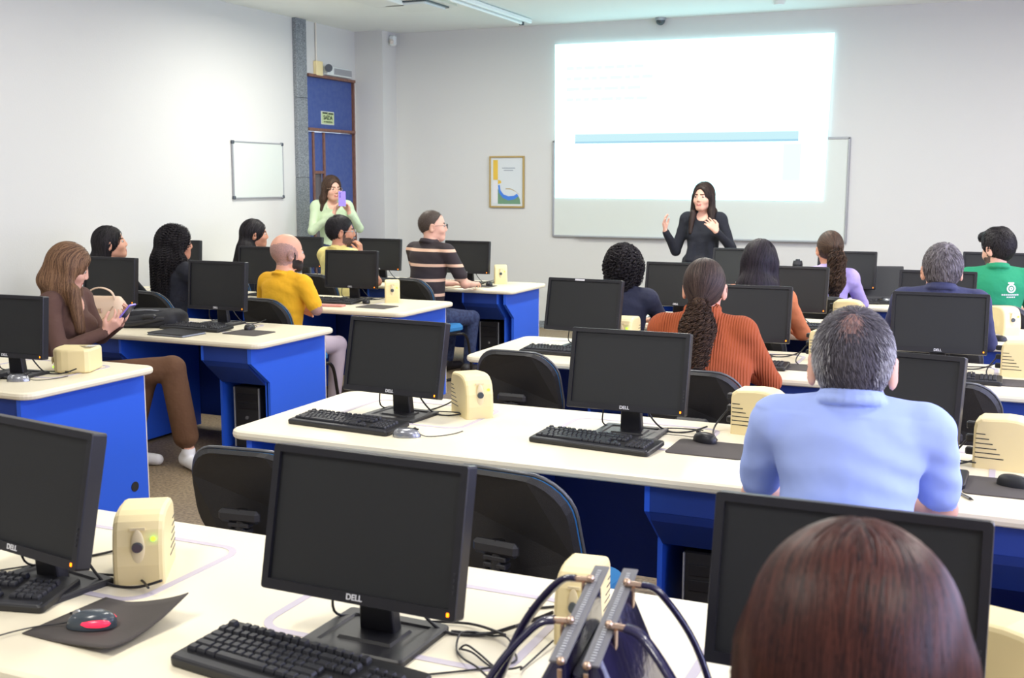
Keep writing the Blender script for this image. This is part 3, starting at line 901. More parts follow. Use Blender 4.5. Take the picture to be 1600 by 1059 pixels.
# ------------------------------------------------------------------ chairs
def make_chair():
    e = empty('office_chair', (0, 0, 0))
    def back(dy0, dy1, s, r):
        rings = []
        for k, (ins, y) in enumerate(((0.012, dy0), (0.0, (dy0 + dy1) / 2), (0.010, dy1))):
            rings.append([(x * (1 + 0.10 * (0.5 - (z + 0.18) / 0.36)) , y + 0.045 * (x / 0.22) ** 2 - 0.10 * (z / 0.36), z) for x, z in rrect(0.44 * s - 2 * ins, 0.37 * s - 2 * ins, r, 8)])
        return rings
    T = Matrix.Translation((0, -0.235, 0.70))
    MB().loft(back(-0.028, 0.0, 1, 0.13), 0, False, True, T).build('back_shell', M['shell'], e)
    MB().loft(back(0.0, 0.04, 0.955, 0.125), 0, False, True, T).build('back_cushion', M['fabric'], e)
    q = [(x * (1 + 0.10 * (0.5 - (z + 0.18) / 0.36)), 0.045 * (x / 0.22) ** 2 - 0.10 * (z / 0.36) - 0.235, z + 0.70) for x, z in rrect(0.445, 0.375, 0.13, 8)]
    q.append(q[0])
    MB().tube(q, 0.006, 6, res=1).build('back_rim', M['rim'], e)
    MB().box((0, -0.29, 0.66), (0.15, 0.03, 0.045), 0.012).build('bracket', M['black'], e)
    b = MB()
    for k in range(10): b.box((0, -0.285 + (k / 10) ** 2 * 0.03, 0.63 - 0.022 * k), (0.075, 0.035, 0.015), 0.003)
    tag(b.build('spine_bellows', M['black'], e), kind='stuff')
    MB().tube([(0, -0.275, 0.68), (0, -0.29, 0.50), (0, -0.22, 0.40), (0, 0.0, 0.405)], 0.02, 8).build('spine', M['tube'], e)
    MB().slab(0.46, 0.45, 0.12, [(0.03, 0.415), (0.0, 0.43), (0.0, 0.455), (0.02, 0.478), (0.08, 0.485)], n=7).build('seat', M['fabric'], e)
    MB().slab(0.42, 0.41, 0.10, [(0.0, 0.40), (0.0, 0.418)]).build('seat_pan', M['shell'], e)
    for s in (-1, 1):
        MB().tube([(s * 0.15, -0.10, 0.40), (s * 0.20, 0.10, 0.395), (s * 0.225, 0.20, 0.37), (s * 0.225, 0.25, 0.20), (s * 0.225, 0.27, 0.05), (s * 0.225, 0.24, 0.015), (s * 0.225, 0.0, 0.014), (s * 0.225, -0.22, 0.014)], 0.0125, 10).build('sled_leg', M['tube'], e)
    MB().cyl((-0.225, -0.22, 0.014), (0.225, -0.22, 0.014), 0.0125).build('floor_bar', M['tube'], e)
    return e


for x, y, a, lab in [
    (-2.22, 3.12, 6, 'empty black-backed chair left of the near monitor'),
    (-1.245, 3.10, -6, 'empty chair with blue seat right of the near monitor'),
    (-2.13, 5.17, 0, 'empty black-backed chair between the two middle desks, below the striped polo'),
    (-0.17, 5.15, 0, 'empty black-backed chair right of the half-hidden monitor'),
    (-1.19, 4.98, 0, 'chair under the woman in the rust sweater'),
    (-0.34, 2.98, 0, 'chair under the man in light blue'),
    (-0.13, 1.10, 0, 'chair under the nearest brown-haired woman'),
    (-4.93, 4.90, -80, 'black sled-legged chair under the woman in the brown suit'),
    (-4.66, 6.66, -8, 'black-backed chair under the bald man in yellow'),
    (-5.72, 6.72, -10, 'dark chair under the woman with long curly hair'),
    (-6.32, 6.68, -10, 'chair under the dark-clothed woman by the left wall'),
    (-4.48, 8.52, -15, 'blue-seated chair under the man in the striped polo'),
    (-5.47, 8.55, -10, 'chair under the man in pale yellow'),
    (-6.42, 8.55, -10, 'chair under the far woman with long dark hair'),
    (-2.20, 6.72, 0, 'chair under the short curly-haired woman in navy'),
    (-1.32, 6.68, 0, 'chair under the woman in the orange top'),
    (-1.14, 8.46, 0, 'chair under the woman in lilac'),
    (-0.27, 6.68, 0, 'chair under the grey-haired man in a suit'),
    (0.0, 8.38, 0, 'chair under the man in the green polo')]:
    place(make_chair, 'chair', (x, y), a, lab, 'chair', 'office chairs at the desks', (1, 1, 0.96) if x < -2.21 and y < 3.2 else (1, 1, 1), 0)

# ------------------------------------------------------------------ people: one signed-distance body each
class Field:
    def __init__(s, h):
        s.h, s.P, s.T = h, [], Matrix.Identity(4)

    def pt(s, c):
        return np.array(s.T @ Vector(c), float)

    def ell(s, c, r, m_=0, k=0.02, rot=(0, 0, 0), op='+', paint=False):
        R3 = np.array((s.T.to_3x3().normalized() @ Matrix.Rotation(rot[2], 3, 'Z') @ Matrix.Rotation(rot[1], 3, 'Y') @ Matrix.Rotation(rot[0], 3, 'X')), float)
        sc = s.T.to_scale()[0]
        r = np.array(r, float) * sc
        s.P.append(('e', s.pt(c), R3, r, m_, k, op, paint))
        return s

    def cone(s, a, b_, ra, rb, m_=0, k=0.02, op='+', flat=None):
        sc = s.T.to_scale()[0]
        s.P.append(('c', s.pt(a), s.pt(b_), (ra * sc, rb * sc), m_, k, op, False))
        return s

    def plane(s, p, n, ctr, rad):
        """cut away the side the normal points to, near ctr"""
        n = np.array(s.T.to_3x3().normalized() @ Vector(n).normalized(), float)
        s.P.append(('p', s.pt(p), n, (s.pt(ctr), rad * s.T.to_scale()[0]), 0, 0.006, '-', False))
        return s

    @staticmethod
    def dist(p, X):
        t = p[0]
        if t == 'e':
            q = (X - p[1]) @ p[2]
            k0 = np.sqrt(((q / p[3]) ** 2).sum(-1)) + 1e-9
            k1 = np.sqrt(((q / p[3] ** 2) ** 2).sum(-1)) + 1e-9
            return k0 * (k0 - 1) / k1
        if t == 'c':
            ab = p[2] - p[1]
            L = (ab @ ab) + 1e-12
            u = np.clip(((X - p[1]) @ ab) / L, 0, 1)
            d_ = np.sqrt(((X - p[1] - u[..., None] * ab) ** 2).sum(-1))
            return d_ - (p[3][0] + (p[3][1] - p[3][0]) * u)
        if t == 'p':
            # negative inside the removed region
            return np.maximum(-((X - p[1]) @ p[2]), np.sqrt(((X - p[3][0]) ** 2).sum(-1)) - p[3][1])

    def bounds(s, p):
        if p[0] == 'e':
            e = np.sqrt(((p[2] * p[3]) ** 2).sum(1)); return p[1] - e, p[1] + e
        if p[0] == 'c':
            r = max(p[3]); return np.minimum(p[1], p[2]) - r, np.maximum(p[1], p[2]) + r
        return p[3][0] - p[3][1], p[3][0] + p[3][1]

    def grid(s, warp=None):
        h = s.h
        B = [s.bounds(p) for p in s.P if p[6] == '+' and not p[7]]
        lo = np.min([b_[0] for b_ in B], 0) - 0.03; hi = np.max([b_[1] for b_ in B], 0) + 0.03
        n = np.ceil((hi - lo) / h).astype(int) + 1
        F = np.full(n, 0.25, np.float32)
        for p in s.P:
            if p[7]: continue
            a, b_ = s.bounds(p)
            pad = max(p[5], 0.01) + 3 * h + (0.02 if p[6] == '+' else 0)
            i0 = np.maximum(np.floor((a - pad - lo) / h).astype(int), 0); i1 = np.minimum(np.ceil((b_ + pad - lo) / h).astype(int) + 1, n)
            if (i1 <= i0).any(): continue
            ax = [lo[d_] + h * np.arange(i0[d_], i1[d_]) for d_ in range(3)]
            X = np.stack(np.meshgrid(*ax, indexing='ij'), -1)
            d_ = s.dist(p, X).astype(np.float32)
            sl = tuple(slice(i0[q], i1[q]) for q in range(3))
            f = F[sl]; k = p[5]
            if p[6] == '+':
                hh = np.maximum(k - np.abs(f - d_), 0) / k
                F[sl] = np.minimum(f, d_) - hh * hh * k * 0.25
            else:
                d_ = -d_
                hh = np.maximum(k - np.abs(f - d_), 0) / k
                F[sl] = np.maximum(f, d_) + hh * hh * k * 0.25
        if warp is not None:
            ax = [lo[d_] + h * np.arange(n[d_]) for d_ in range(3)]
            X = np.meshgrid(*ax, indexing='ij', sparse=True)
            F = F + warp(*X).astype(np.float32)
        s.F, s.lo, s.n = F, lo, n
        return s

    def sample(s, P):
        q = (P - s.lo) / s.h
        i = np.clip(np.floor(q).astype(int), 0, s.n - 2)
        t = np.clip(q - i, 0, 1)
        out = 0
        for dx in (0, 1):
            for dy in (0, 1):
                for dz in (0, 1):
                    w_ = (t[:, 0] if dx else 1 - t[:, 0]) * (t[:, 1] if dy else 1 - t[:, 1]) * (t[:, 2] if dz else 1 - t[:, 2])
                    out = out + w_ * s.F[i[:, 0] + dx, i[:, 1] + dy, i[:, 2] + dz]
        return out

    def grad(s, P):
        e = s.h * 0.8
        g = np.stack([s.sample(P + np.eye(3)[a] * e) - s.sample(P - np.eye(3)[a] * e) for a in range(3)], -1)
        return g / (np.linalg.norm(g, axis=1, keepdims=True) + 1e-9)

    def nets(s):
        F, h = s.F, s.h
        S = F < 0
        c = [S[i:S.shape[0] - 1 + i, j:S.shape[1] - 1 + j, k:S.shape[2] - 1 + k] for i in (0, 1) for j in (0, 1) for k in (0, 1)]
        cnt = sum(x.astype(np.int8) for x in c)
        act = np.argwhere((cnt > 0) & (cnt < 8))
        idx = np.full([d_ - 1 for d_ in F.shape], -1, np.int32)
        idx[act[:, 0], act[:, 1], act[:, 2]] = np.arange(len(act))
        corners = [(i, j, k) for i in (0, 1) for j in (0, 1) for k in (0, 1)]
        vals = np.stack([F[act[:, 0] + i, act[:, 1] + j, act[:, 2] + k] for i, j, k in corners], 1)
        acc = np.zeros((len(act), 3)); num = np.zeros(len(act))
        for a in range(8):
            for b_ in range(a + 1, 8):
                ca, cb = np.array(corners[a]), np.array(corners[b_])
                if np.abs(ca - cb).sum() != 1: continue
                va, vb = vals[:, a], vals[:, b_]
                mk = (va < 0) != (vb < 0)
                t = np.where(mk, va / np.where(mk, va - vb, 1), 0)
                acc += mk[:, None] * (ca + t[:, None] * (cb - ca)); num += mk
        V = s.lo + h * (act + acc / num[:, None])
        Q = []
        for ax in range(3):
            sl0 = [slice(None)] * 3; sl1 = [slice(None)] * 3
            sl0[ax] = slice(0, -1); sl1[ax] = slice(1, None)
            A, B_ = S[tuple(sl0)], S[tuple(sl1)]
            for flip, mk in ((False, A & ~B_), (True, ~A & B_)):
                e = np.argwhere(mk)
                o1, o2 = [a for a in range(3) if a != ax]
                ok = (e[:, o1] > 0) & (e[:, o2] > 0) & (e[:, o1] < F.shape[o1] - 1) & (e[:, o2] < F.shape[o2] - 1)
                e = e[ok]
                def g(d1, d2):
                    q = e.copy(); q[:, o1] += d1; q[:, o2] += d2
                    return idx[q[:, 0], q[:, 1], q[:, 2]]
                q = np.stack([g(-1, -1), g(0, -1), g(0, 0), g(-1, 0)], 1)
                if flip != (ax == 1): q = q[:, ::-1]
                Q.append(q)
        Q = np.concatenate(Q)
        return V, Q[(Q >= 0).all(1)]

    def materials(s, C):
        best = np.full(len(C), 1e9); mi = np.zeros(len(C), int)
        for p in s.P:
            if p[6] != '+' or p[7]: continue
            d_ = s.dist(p, C)
            w_ = d_ < best
            best[w_] = d_[w_]; mi[w_] = p[4]
        for p in s.P:
            if p[7]:
                mi[(s.dist(p, C) < 0) & np.isin(mi, p[7])] = p[4]
        return mi


def field_mesh(f, name, mats, extra=None):
    V, Q = f.nets()
    mi = f.materials(V[Q].mean(1))
    if extra is not None: mi = extra(V[Q].mean(1), mi)
    return np_mesh(name, V, Q, mats, mi), V


def ribbons(paths, nrm, width, mats, name, lift=0.0):
    """paths (n, m, 3) -> flat tapering locks lying on the surface"""
    n, m_, _ = paths.shape
    t = np.gradient(paths, axis=1); t /= np.linalg.norm(t, axis=2, keepdims=True) + 1e-9
    side = np.cross(t, nrm); side /= np.linalg.norm(side, axis=2, keepdims=True) + 1e-9
    tp = np.sin(np.linspace(0.35, 1.0, m_) * math.pi) ** 0.6 + 0.08
    wv = width[:, None, None] * tp[None, :, None]
    L, Rr = paths - side * wv / 2, paths + side * wv / 2
    C = paths + nrm * wv * 0.28
    V = np.stack([L, C, Rr], 2).reshape(-1, 3)
    base = (np.arange(n)[:, None] * m_ + np.arange(m_ - 1)[None]) * 3
    a = base.ravel()
    Q = np.concatenate([np.stack([a, a + 1, a + 4, a + 3], 1), np.stack([a + 1, a + 2, a + 5, a + 4], 1)])
    return V, Q


def coils(paths, rad, name_m):
    n, m_, _ = paths.shape
    t = np.gradient(paths, axis=1); t /= np.linalg.norm(t, axis=2, keepdims=True) + 1e-9
    ref = np.where(np.abs(t[..., 2:3]) > 0.9, np.array([1.0, 0, 0]), np.array([0, 0, 1.0]))
    u = np.cross(t, ref); u /= np.linalg.norm(u, axis=2, keepdims=True) + 1e-9
    v = np.cross(t, u)
    tp = np.clip(np.minimum(np.linspace(0, 5, m_), np.linspace(3, 0.15, m_)), 0.2, 1)
    ring = []
    for k in range(3):
        a = 2 * math.pi * k / 3
        ring.append(paths + (u * math.cos(a) + v * math.sin(a)) * (rad[:, None, None] * tp[None, :, None]))
    V = np.stack(ring, 2).reshape(-1, 3)
    a = ((np.arange(n)[:, None] * m_ + np.arange(m_ - 1)[None]) * 3).ravel()
    Q = np.concatenate([np.stack([a + k, a + (k + 1) % 3, a + 3 + (k + 1) % 3, a + 3 + k], 1) for k in range(3)])
    return V, Q


def flow(f, seeds, dirfun, steps, step, off, cling=1.0, jitter=0.15):
    """walk seeds over the hair surface; returns paths and normals"""
    P = seeds.copy(); prev = None
    J = rng.normal(0, jitter, P.shape)
    Ps, Ns = [], []
    offs = off[0] + rng.random(len(P)) * (off[1] - off[0])
    for i in range(steps):
        N = f.grad(P)
        d_ = f.sample(P) - offs
        P = P - N * np.clip(d_, -0.02, 0.02)[:, None] * cling
        Ps.append(P.copy()); Ns.append(N)
        Dv = dirfun(P) + J
        Dv /= np.linalg.norm(Dv, axis=1, keepdims=True) + 1e-9
        Dv -= N * np.sum(Dv * N, 1)[:, None] * 0.95
        Dv /= np.linalg.norm(Dv, axis=1, keepdims=True) + 1e-9
        if prev is not None:
            Dv = Dv * 0.6 + prev * 0.4; Dv /= np.linalg.norm(Dv, axis=1, keepdims=True) + 1e-9
        prev = Dv
        P = P + Dv * step
    return np.stack(Ps, 1), np.stack(Ns, 1)


def hand(f, w, dr, pn, sk, curl=0.5, thumb=1, sc=1.0, spread=1.0):
    """palm, four fingers of unequal length and a thumb from the side of the palm.
    w wrist, dr towards the fingers, pn palm normal (fingers curl that way), thumb = +-1 side"""
    w, dr, pn = Vector(w), Vector(dr).normalized(), Vector(pn)
    pn = (pn - dr * pn.dot(dr)).normalized()
    la = dr.cross(pn) * thumb
    for i, (o, L) in enumerate(((0.030, 0.074), (0.010, 0.082), (-0.010, 0.076), (-0.029, 0.060))):
        kn = w + dr * (0.088 - 0.004 * abs(i - 1)) * sc + la * o * sc
        f.cone(w + la * o * 0.5 * sc + dr * 0.01, kn, 0.014 * sc, 0.0125 * sc, sk, 0.012)
        p, a = kn, 0.15
        sp = la * (o * 4.5 * spread)
        for j, (fr_, r) in enumerate(((0.45, 0.0095), (0.30, 0.0088), (0.25, 0.0080))):
            a += curl * (0.9 if j else 0.55)
            q = p + ((dr + sp) * math.cos(a) + pn * math.sin(a)).normalized() * L * fr_ * sc
            f.cone(p, q, r * sc, (r - 0.0006) * sc, sk, 0.004)
            p = q
    a = w + dr * 0.022 * sc + la * 0.022 * sc
    b_ = a + (dr * 0.65 + la * 0.75 + pn * 0.25).normalized() * 0.045 * sc
    c = b_ + (dr * 0.95 + la * 0.25 + pn * (0.3 + curl * 0.4)).normalized() * 0.032 * sc
    d_ = c + (dr * 0.95 - la * 0.05 + pn * (0.3 + curl * 0.6)).normalized() * 0.026 * sc
    f.cone(a, b_, 0.016 * sc, 0.0125 * sc, sk, 0.012); f.cone(b_, c, 0.0115 * sc, 0.0105 * sc, sk, 0.004); f.cone(c, d_, 0.0105 * sc, 0.009 * sc, sk, 0.004)


def head_matrix(hc, hyaw, hpitch, hroll, hs):
    return Matrix.Translation(hc) @ Matrix.Rotation(R_(hyaw), 4, 'Z') @ Matrix.Rotation(R_(hpitch), 4, 'X') @ Matrix.Rotation(R_(hroll), 4, 'Y') @ Matrix.Diagonal((hs, hs, hs, 1))


def person(label, head, yaw, zt, hyaw=0, hpitch=0, hroll=0, hs=1.18, sw=0.19, girth=1.0, lean=0.06, hx=0.0, stand=False, res=0.008,
           arms=None, skin='skin', shirt=None, sleeve='long', pants='darkpants', shoe='darkshoe', collar=None, legs=None,
           beard=None, brow=None, extra=None, wrinkle=0.0016, hair=None, glasses=False, female=False, stub=None, shirt_fn=None, neckline=0.0, group=None, neck=0.02, nkr=1.0):
    mats = [M[skin], shirt, M[pants] if isinstance(pants, str) else pants, M[shoe], M['lip'], brow or (K_brow if female else M['iris']), beard or M[skin], stub or M[skin]]
    SK, SH, PA, SO, LI, BR, BE, ST = range(8)
    hy = lean + 0.035
    hc = (hx, hy, zt - 0.115 * hs - 0.008)
    c_, s_ = math.cos(R_(yaw)), math.sin(R_(yaw))
    loc = (head[0] - (hx * c_ - hy * s_), head[1] - (hx * s_ + hy * c_), 0)
    e = empty('person', loc, R_(yaw), label, 'person', group)
    f = Field(res)
    zp = 0.95 if stand else 0.555
    nb = hc[2] - 0.115 * hs - 0.025 + neck
    sz = nb - 0.055
    fx = 0.5 * hx
    # torso
    f.ell((0, -0.005, zp), (0.175 * girth, 0.13 * girth, 0.12), PA, 0.03)
    if not stand: f.ell((0, -0.01, zp - 0.0), (0.18 * girth, 0.13, 0.10), PA, 0.03)
    f.ell((0, lean * 0.35, (zp + sz - 0.14) / 2 + 0.02), ((0.150 if not female else 0.130) * girth, 0.115 * girth, 0.5 * (sz - 0.14 - zp) + 0.10), SH, 0.05)
    f.ell((fx * 0.5, lean * 0.8, sz - 0.13), (sw * 0.90, 0.112 * (0.5 + 0.5 * girth), 0.19), SH, 0.05)
    f.ell((fx * 0.5, lean * 0.85 - 0.02, sz - 0.06), (sw * 0.95, 0.085, 0.10), SH, 0.05)
    if female:
        for q in (-1, 1): f.ell((q * 0.075, lean + 0.085, sz - 0.16), (0.06, 0.055, 0.06), SH, 0.04)
    for q in (-1, 1):
        f.cone((fx, lean - 0.01, nb - 0.018), (q * sw * 0.88, lean, sz + 0.002), 0.045, 0.055, SH, 0.04)
        f.ell((q * sw, lean, sz - 0.02), (0.058, 0.058, 0.062), SH, 0.04)
    # neck and head
    f.cone((fx, lean - 0.012, nb - 0.03), (hc[0], hc[1] - 0.022 * hs, hc[2] - 0.04 * hs), 0.050 * hs * (0.88 if female else 1.0), 0.048 * hs * (0.85 if female else 1.0), SK, 0.02)
    f.T = head_matrix(hc, hyaw, hpitch, hroll, hs)
    f.ell((0, -0.012, 0.022), (0.076, 0.096, 0.092), SK, 0.02)
    f.ell((0, 0.026, -0.035), (0.060, 0.064, 0.078), SK, 0.03)
    f.ell((0, 0.058, -0.085), (0.030, 0.028, 0.026), SK, 0.025)
    f.cone((-0.040, 0.0, -0.062), (-0.018, 0.062, -0.090), 0.020, 0.016, SK, 0.02)
    f.cone((0.040, 0.0, -0.062), (0.018, 0.062, -0.090), 0.020, 0.016, SK, 0.02)
    for q in (-1, 1):
        f.ell((q * 0.032, 0.096, 0.002), (0.018, 0.012, 0.0075), SK, 0.010, op='-')
        f.ell((q * 0.038, 0.058, -0.030), (0.021, 0.020, 0.020), SK, 0.025)
        f.cone((q * 0.016, 0.087, 0.0225), (q * 0.046, 0.073, 0.0245), 0.0034, 0.0026, BR, 0.004)
        f.ell((q * 0.082, -0.012, -0.012), (0.009, 0.021, 0.035), SK, 0.006, rot=(R_(-12), 0, q * R_(-22)))
        f.ell((q * 0.090, -0.006, -0.008), (0.006, 0.009, 0.017), SK, 0.004, rot=(R_(-12), 0, q * R_(-22)), op='-')
    f.cone((0, 0.086, 0.012), (0, 0.0985, -0.024), 0.0070, 0.0092, SK, 0.010)
    for q in (-1, 1): f.ell((q * 0.010, 0.094, -0.031), (0.008, 0.009, 0.007), SK, 0.006)
    f.ell((0, 0.074, -0.060), (0.026, 0.014, 0.020), SK, 0.015)
    f.cone((-0.015, 0.0835, -0.057), (0.015, 0.0835, -0.057), 0.0045, 0.0045, LI, 0.004)
    f.cone((-0.012, 0.0835, -0.0645), (0.012, 0.0835, -0.0645), 0.0052, 0.0052, LI, 0.004)
    if beard:
        f.ell((0, 0.055, -0.080), (0.052, 0.052, 0.050), BE, paint=[SK])
        for q in (-1, 1): f.ell((q * 0.05, 0.036, -0.066), (0.030, 0.040, 0.030), BE, paint=[SK]); f.ell((q * 0.062, 0.012, -0.030), (0.020, 0.012, 0.045), BE, paint=[SK])
        f.ell((0, 0.09, -0.047), (0.026, 0.02, 0.010), BE, paint=[SK])
    if stub:
        f.ell((0, -0.030, 0.000), (0.100, 0.090, 0.080), ST, paint=[SK], rot=(R_(-20), 0, 0))
    f.T = Matrix.Identity(4)
    # arms: (shoulder) -> elbow -> wrist, hand direction, palm normal
    ey = {}
    for q in (-1, 1):
        A = (arms or {}).get(q)
        if A is None:
            A = dict(e=(q * (sw + 0.07), lean + 0.16, 0.80), w=(q * 0.12, lean + 0.40, 0.79), d=(-q * 0.4, 1, 0), n=(0, 0, -1), c=0.25)
        E_, W_ = A['e'], A['w']
        S0 = (q * sw, lean, sz - 0.02)
        if sleeve == 'short':
            mid = tuple(S0[i] + (E_[i] - S0[i]) * 0.72 for i in range(3))
            f.cone(S0, E_, 0.046, 0.037, SK, 0.02)
            f.cone(S0, mid, 0.060 * girth ** 0.5, 0.056 * girth ** 0.5, SH, 0.012)
            f.cone(E_, W_, 0.040, 0.027, SK, 0.02)
        else:
            f.cone(S0, E_, 0.057 * (0.5 + 0.5 * girth), 0.045, SH, 0.03)
            cuff = tuple(E_[i] + (W_[i] - E_[i]) * 0.93 for i in range(3))
            f.cone(E_, cuff, 0.045, 0.034, SH, 0.02)
            f.cone(tuple(E_[i] + (W_[i] - E_[i]) * 0.8 for i in range(3)), W_, 0.026, 0.0245, SK, 0.008)
        hand(f, W_, A['d'], A['n'], SK, A.get('c', 0.4), A.get('t', q), A.get('s', 1.05 if not female else 0.98), A.get('sp', 1.0))
        if sleeve == 'short' and A.get('tat'): f.cone(E_, W_, 0.001, 0.001, SK)
    # legs
    if stand:
        for q in (-1, 1):
            f.cone((q * 0.085, 0, 0.90), (q * 0.095, 0.02, 0.50), 0.090 * girth, 0.062, PA, 0.03)
            f.cone((q * 0.095, 0.02, 0.50), (q * 0.10, -0.01, 0.10), 0.062, 0.045, PA, 0.02)
            f.cone((q * 0.10, -0.03, 0.045), (q * 0.11, 0.14, 0.035), 0.042, 0.034, SO, 0.015)
            f.ell((q * 0.105, 0.05, 0.02), (0.044, 0.13, 0.02), SO, 0.01)
    else:
        for q in (-1, 1):
            L = (legs or {}).get(q) or dict(k=(q * 0.13, 0.45, 0.50), a=(q * 0.13, 0.40, 0.11), t=(q * 0.14, 0.56, 0.035))
            pr = L.get('r', 1.0)
            f.cone((q * 0.085, 0.02, 0.53), L['k'], 0.088 * girth * (0.5 + 0.5 * pr), 0.062 * pr, PA, 0.03)
            f.cone(L['k'], tuple(L['k'][i] + (L['a'][i] - L['k'][i]) * L.get('hem', 0.97) for i in range(3)), 0.063 * pr, 0.05 * pr * pr, PA, 0.015)
            f.cone(L['k'], L['a'], 0.036, 0.033, SK, 0.01)
            a = L['a']; t = L['t']
            hd = (Vector(a) - Vector(t)); hd.z = 0; hd = hd.normalized() * 0.045 if hd.length > 0 else Vector((0, -0.04, 0))
            f.cone((a[0] + hd.x, a[1] + hd.y, 0.048 + t[2] - 0.035), t, 0.042, 0.034, SO, 0.02)
            f.cone((a[0] + hd.x * 0.8, a[1] + hd.y * 0.8, a[2] - 0.055), (a[0], a[1], a[2] - 0.02), 0.040, 0.040, SO, 0.015)
    # collar
    if collar: f.cone((fx, lean - 0.014, nb - 0.06), (fx, lean - 0.014, nb - 0.022), 0.066 * hs, 0.058 * hs, SH, 0.012)
    if collar == 'polo':
        for k in range(24):
            a = 2 * math.pi * k / 24 + 0.13
            if math.sin(a) > 0.80: continue
            r = 0.064 * hs * 0.92
            zc = nb + 0.004 - 0.020 * math.sin(a)
            a2 = a + 2 * math.pi / 24
            f.cone((fx + r * math.cos(a), lean - 0.012 + r * math.sin(a), zc + 0.012), (fx + r * math.cos(a2) * 1.0, lean - 0.012 + r * math.sin(a2), nb + 0.004 - 0.020 * math.sin(a2) + 0.012), 0.010, 0.010, SH, 0.0015)
            f.cone((fx + r * 1.08 * math.cos(a), lean - 0.012 + r * 1.08 * math.sin(a), zc - 0.006), (fx + r * 1.08 * math.cos(a2), lean - 0.012 + r * 1.08 * math.sin(a2), nb + 0.004 - 0.020 * math.sin(a2) - 0.006), 0.014, 0.014, SH, 0.0015)
    elif collar == 'crew':
        for k in range(20):
            a = 2 * math.pi * k / 20; a2 = a + 2 * math.pi / 20; r = 0.062 * hs
            f.cone((fx + r * math.cos(a), lean - 0.010 + r * math.sin(a) * 1.05, nb - 0.014 - 0.024 * math.sin(a)), (fx + r * math.cos(a2), lean - 0.010 + r * math.sin(a2) * 1.05, nb - 0.014 - 0.024 * math.sin(a2)), 0.008, 0.008, SH, 0.01)
    elif collar == 'turtle':
        for zz, rr in ((0.030, 0.060), (0.006, 0.064)):
            for k in range(20):
                a = 2 * math.pi * k / 20; a2 = a + 2 * math.pi / 20; r = rr * hs
                f.cone((fx + r * math.cos(a), lean - 0.008 + r * math.sin(a), nb + zz), (fx + r * math.cos(a2), lean - 0.008 + r * math.sin(a2), nb + zz), 0.017, 0.017, SH, 0.006)
    if neckline:
        f.ell((fx, lean + 0.085, nb - 0.030), (0.058, 0.085, neckline), SK, paint=[SH])
    if extra: extra(f, dict(hc=hc, nb=nb, sz=sz, lean=lean, SH=SH, SK=SK, PA=PA, sw=sw))
    warp = None
    if wrinkle:
        def warp(x, y, z):
            return wrinkle * (z < nb - 0.03) * (z > zp + 0.03) * (np.sin(34 * z + 9 * np.abs(x) + 3 * np.sin(9 * x + 5 * z)) * np.sin(11 * x + 4 * np.sin(13 * z)) + 0.6 * np.sin(55 * z - 26 * np.abs(x) + 2 * np.sin(17 * x)) * np.exp(-((z - zp - 0.16) / 0.14) ** 2))
    f.grid(warp)
    me, V = field_mesh(f, 'body', mats, shirt_fn)
    body = link('body', me, e)
    HM = head_matrix(hc, hyaw, hpitch, hroll, hs)
    for q in (-1, 1):
        b_ = MB()
        b_.sphere((q * 0.032, 0.0735, 0.002), 0.0114, 12, 0, HM)
        b_.sphere((q * 0.032, 0.0828, 0.002), (0.0072, 0.0030, 0.0066), 10, 1, HM)
        b_.build('eye', [M['eyew'], M['iris']], e)
    if glasses:
        b_ = MB()
        for q in (-1, 1):
            pts = [tuple(HM @ Vector((q * 0.033 + 0.024 * math.cos(a), 0.104, 0.0 + 0.018 * math.sin(a)))) for a in [2 * math.pi * k / 14 for k in range(15)]]
            b_.tube(pts, 0.0016, 5, res=1)
            b_.tube([tuple(HM @ Vector(p)) for p in ((q * 0.057, 0.103, 0.006), (q * 0.073, 0.06, 0.006), (q * 0.080, 0.0, 0.004), (q * 0.078, -0.02, -0.008))], 0.0016, 5, res=2)
        b_.tube([tuple(HM @ Vector(p)) for p in ((-0.009, 0.104, 0.004), (0, 0.106, 0.007), (0.009, 0.104, 0.004))], 0.0014, 5, res=1)
        b_.build('glasses', M['bezel'] if glasses is True else glasses, e)
    info = dict(e=e, f=f, hc=hc, nb=nb, sz=sz, lean=lean, HM=HM, sw=sw, body=body)
    if hair: hair(info)
    return info


def hair_mat(name, a, b_, rough=0.5):
    return mat(name, a, rough, island=b_, spec=0.22)


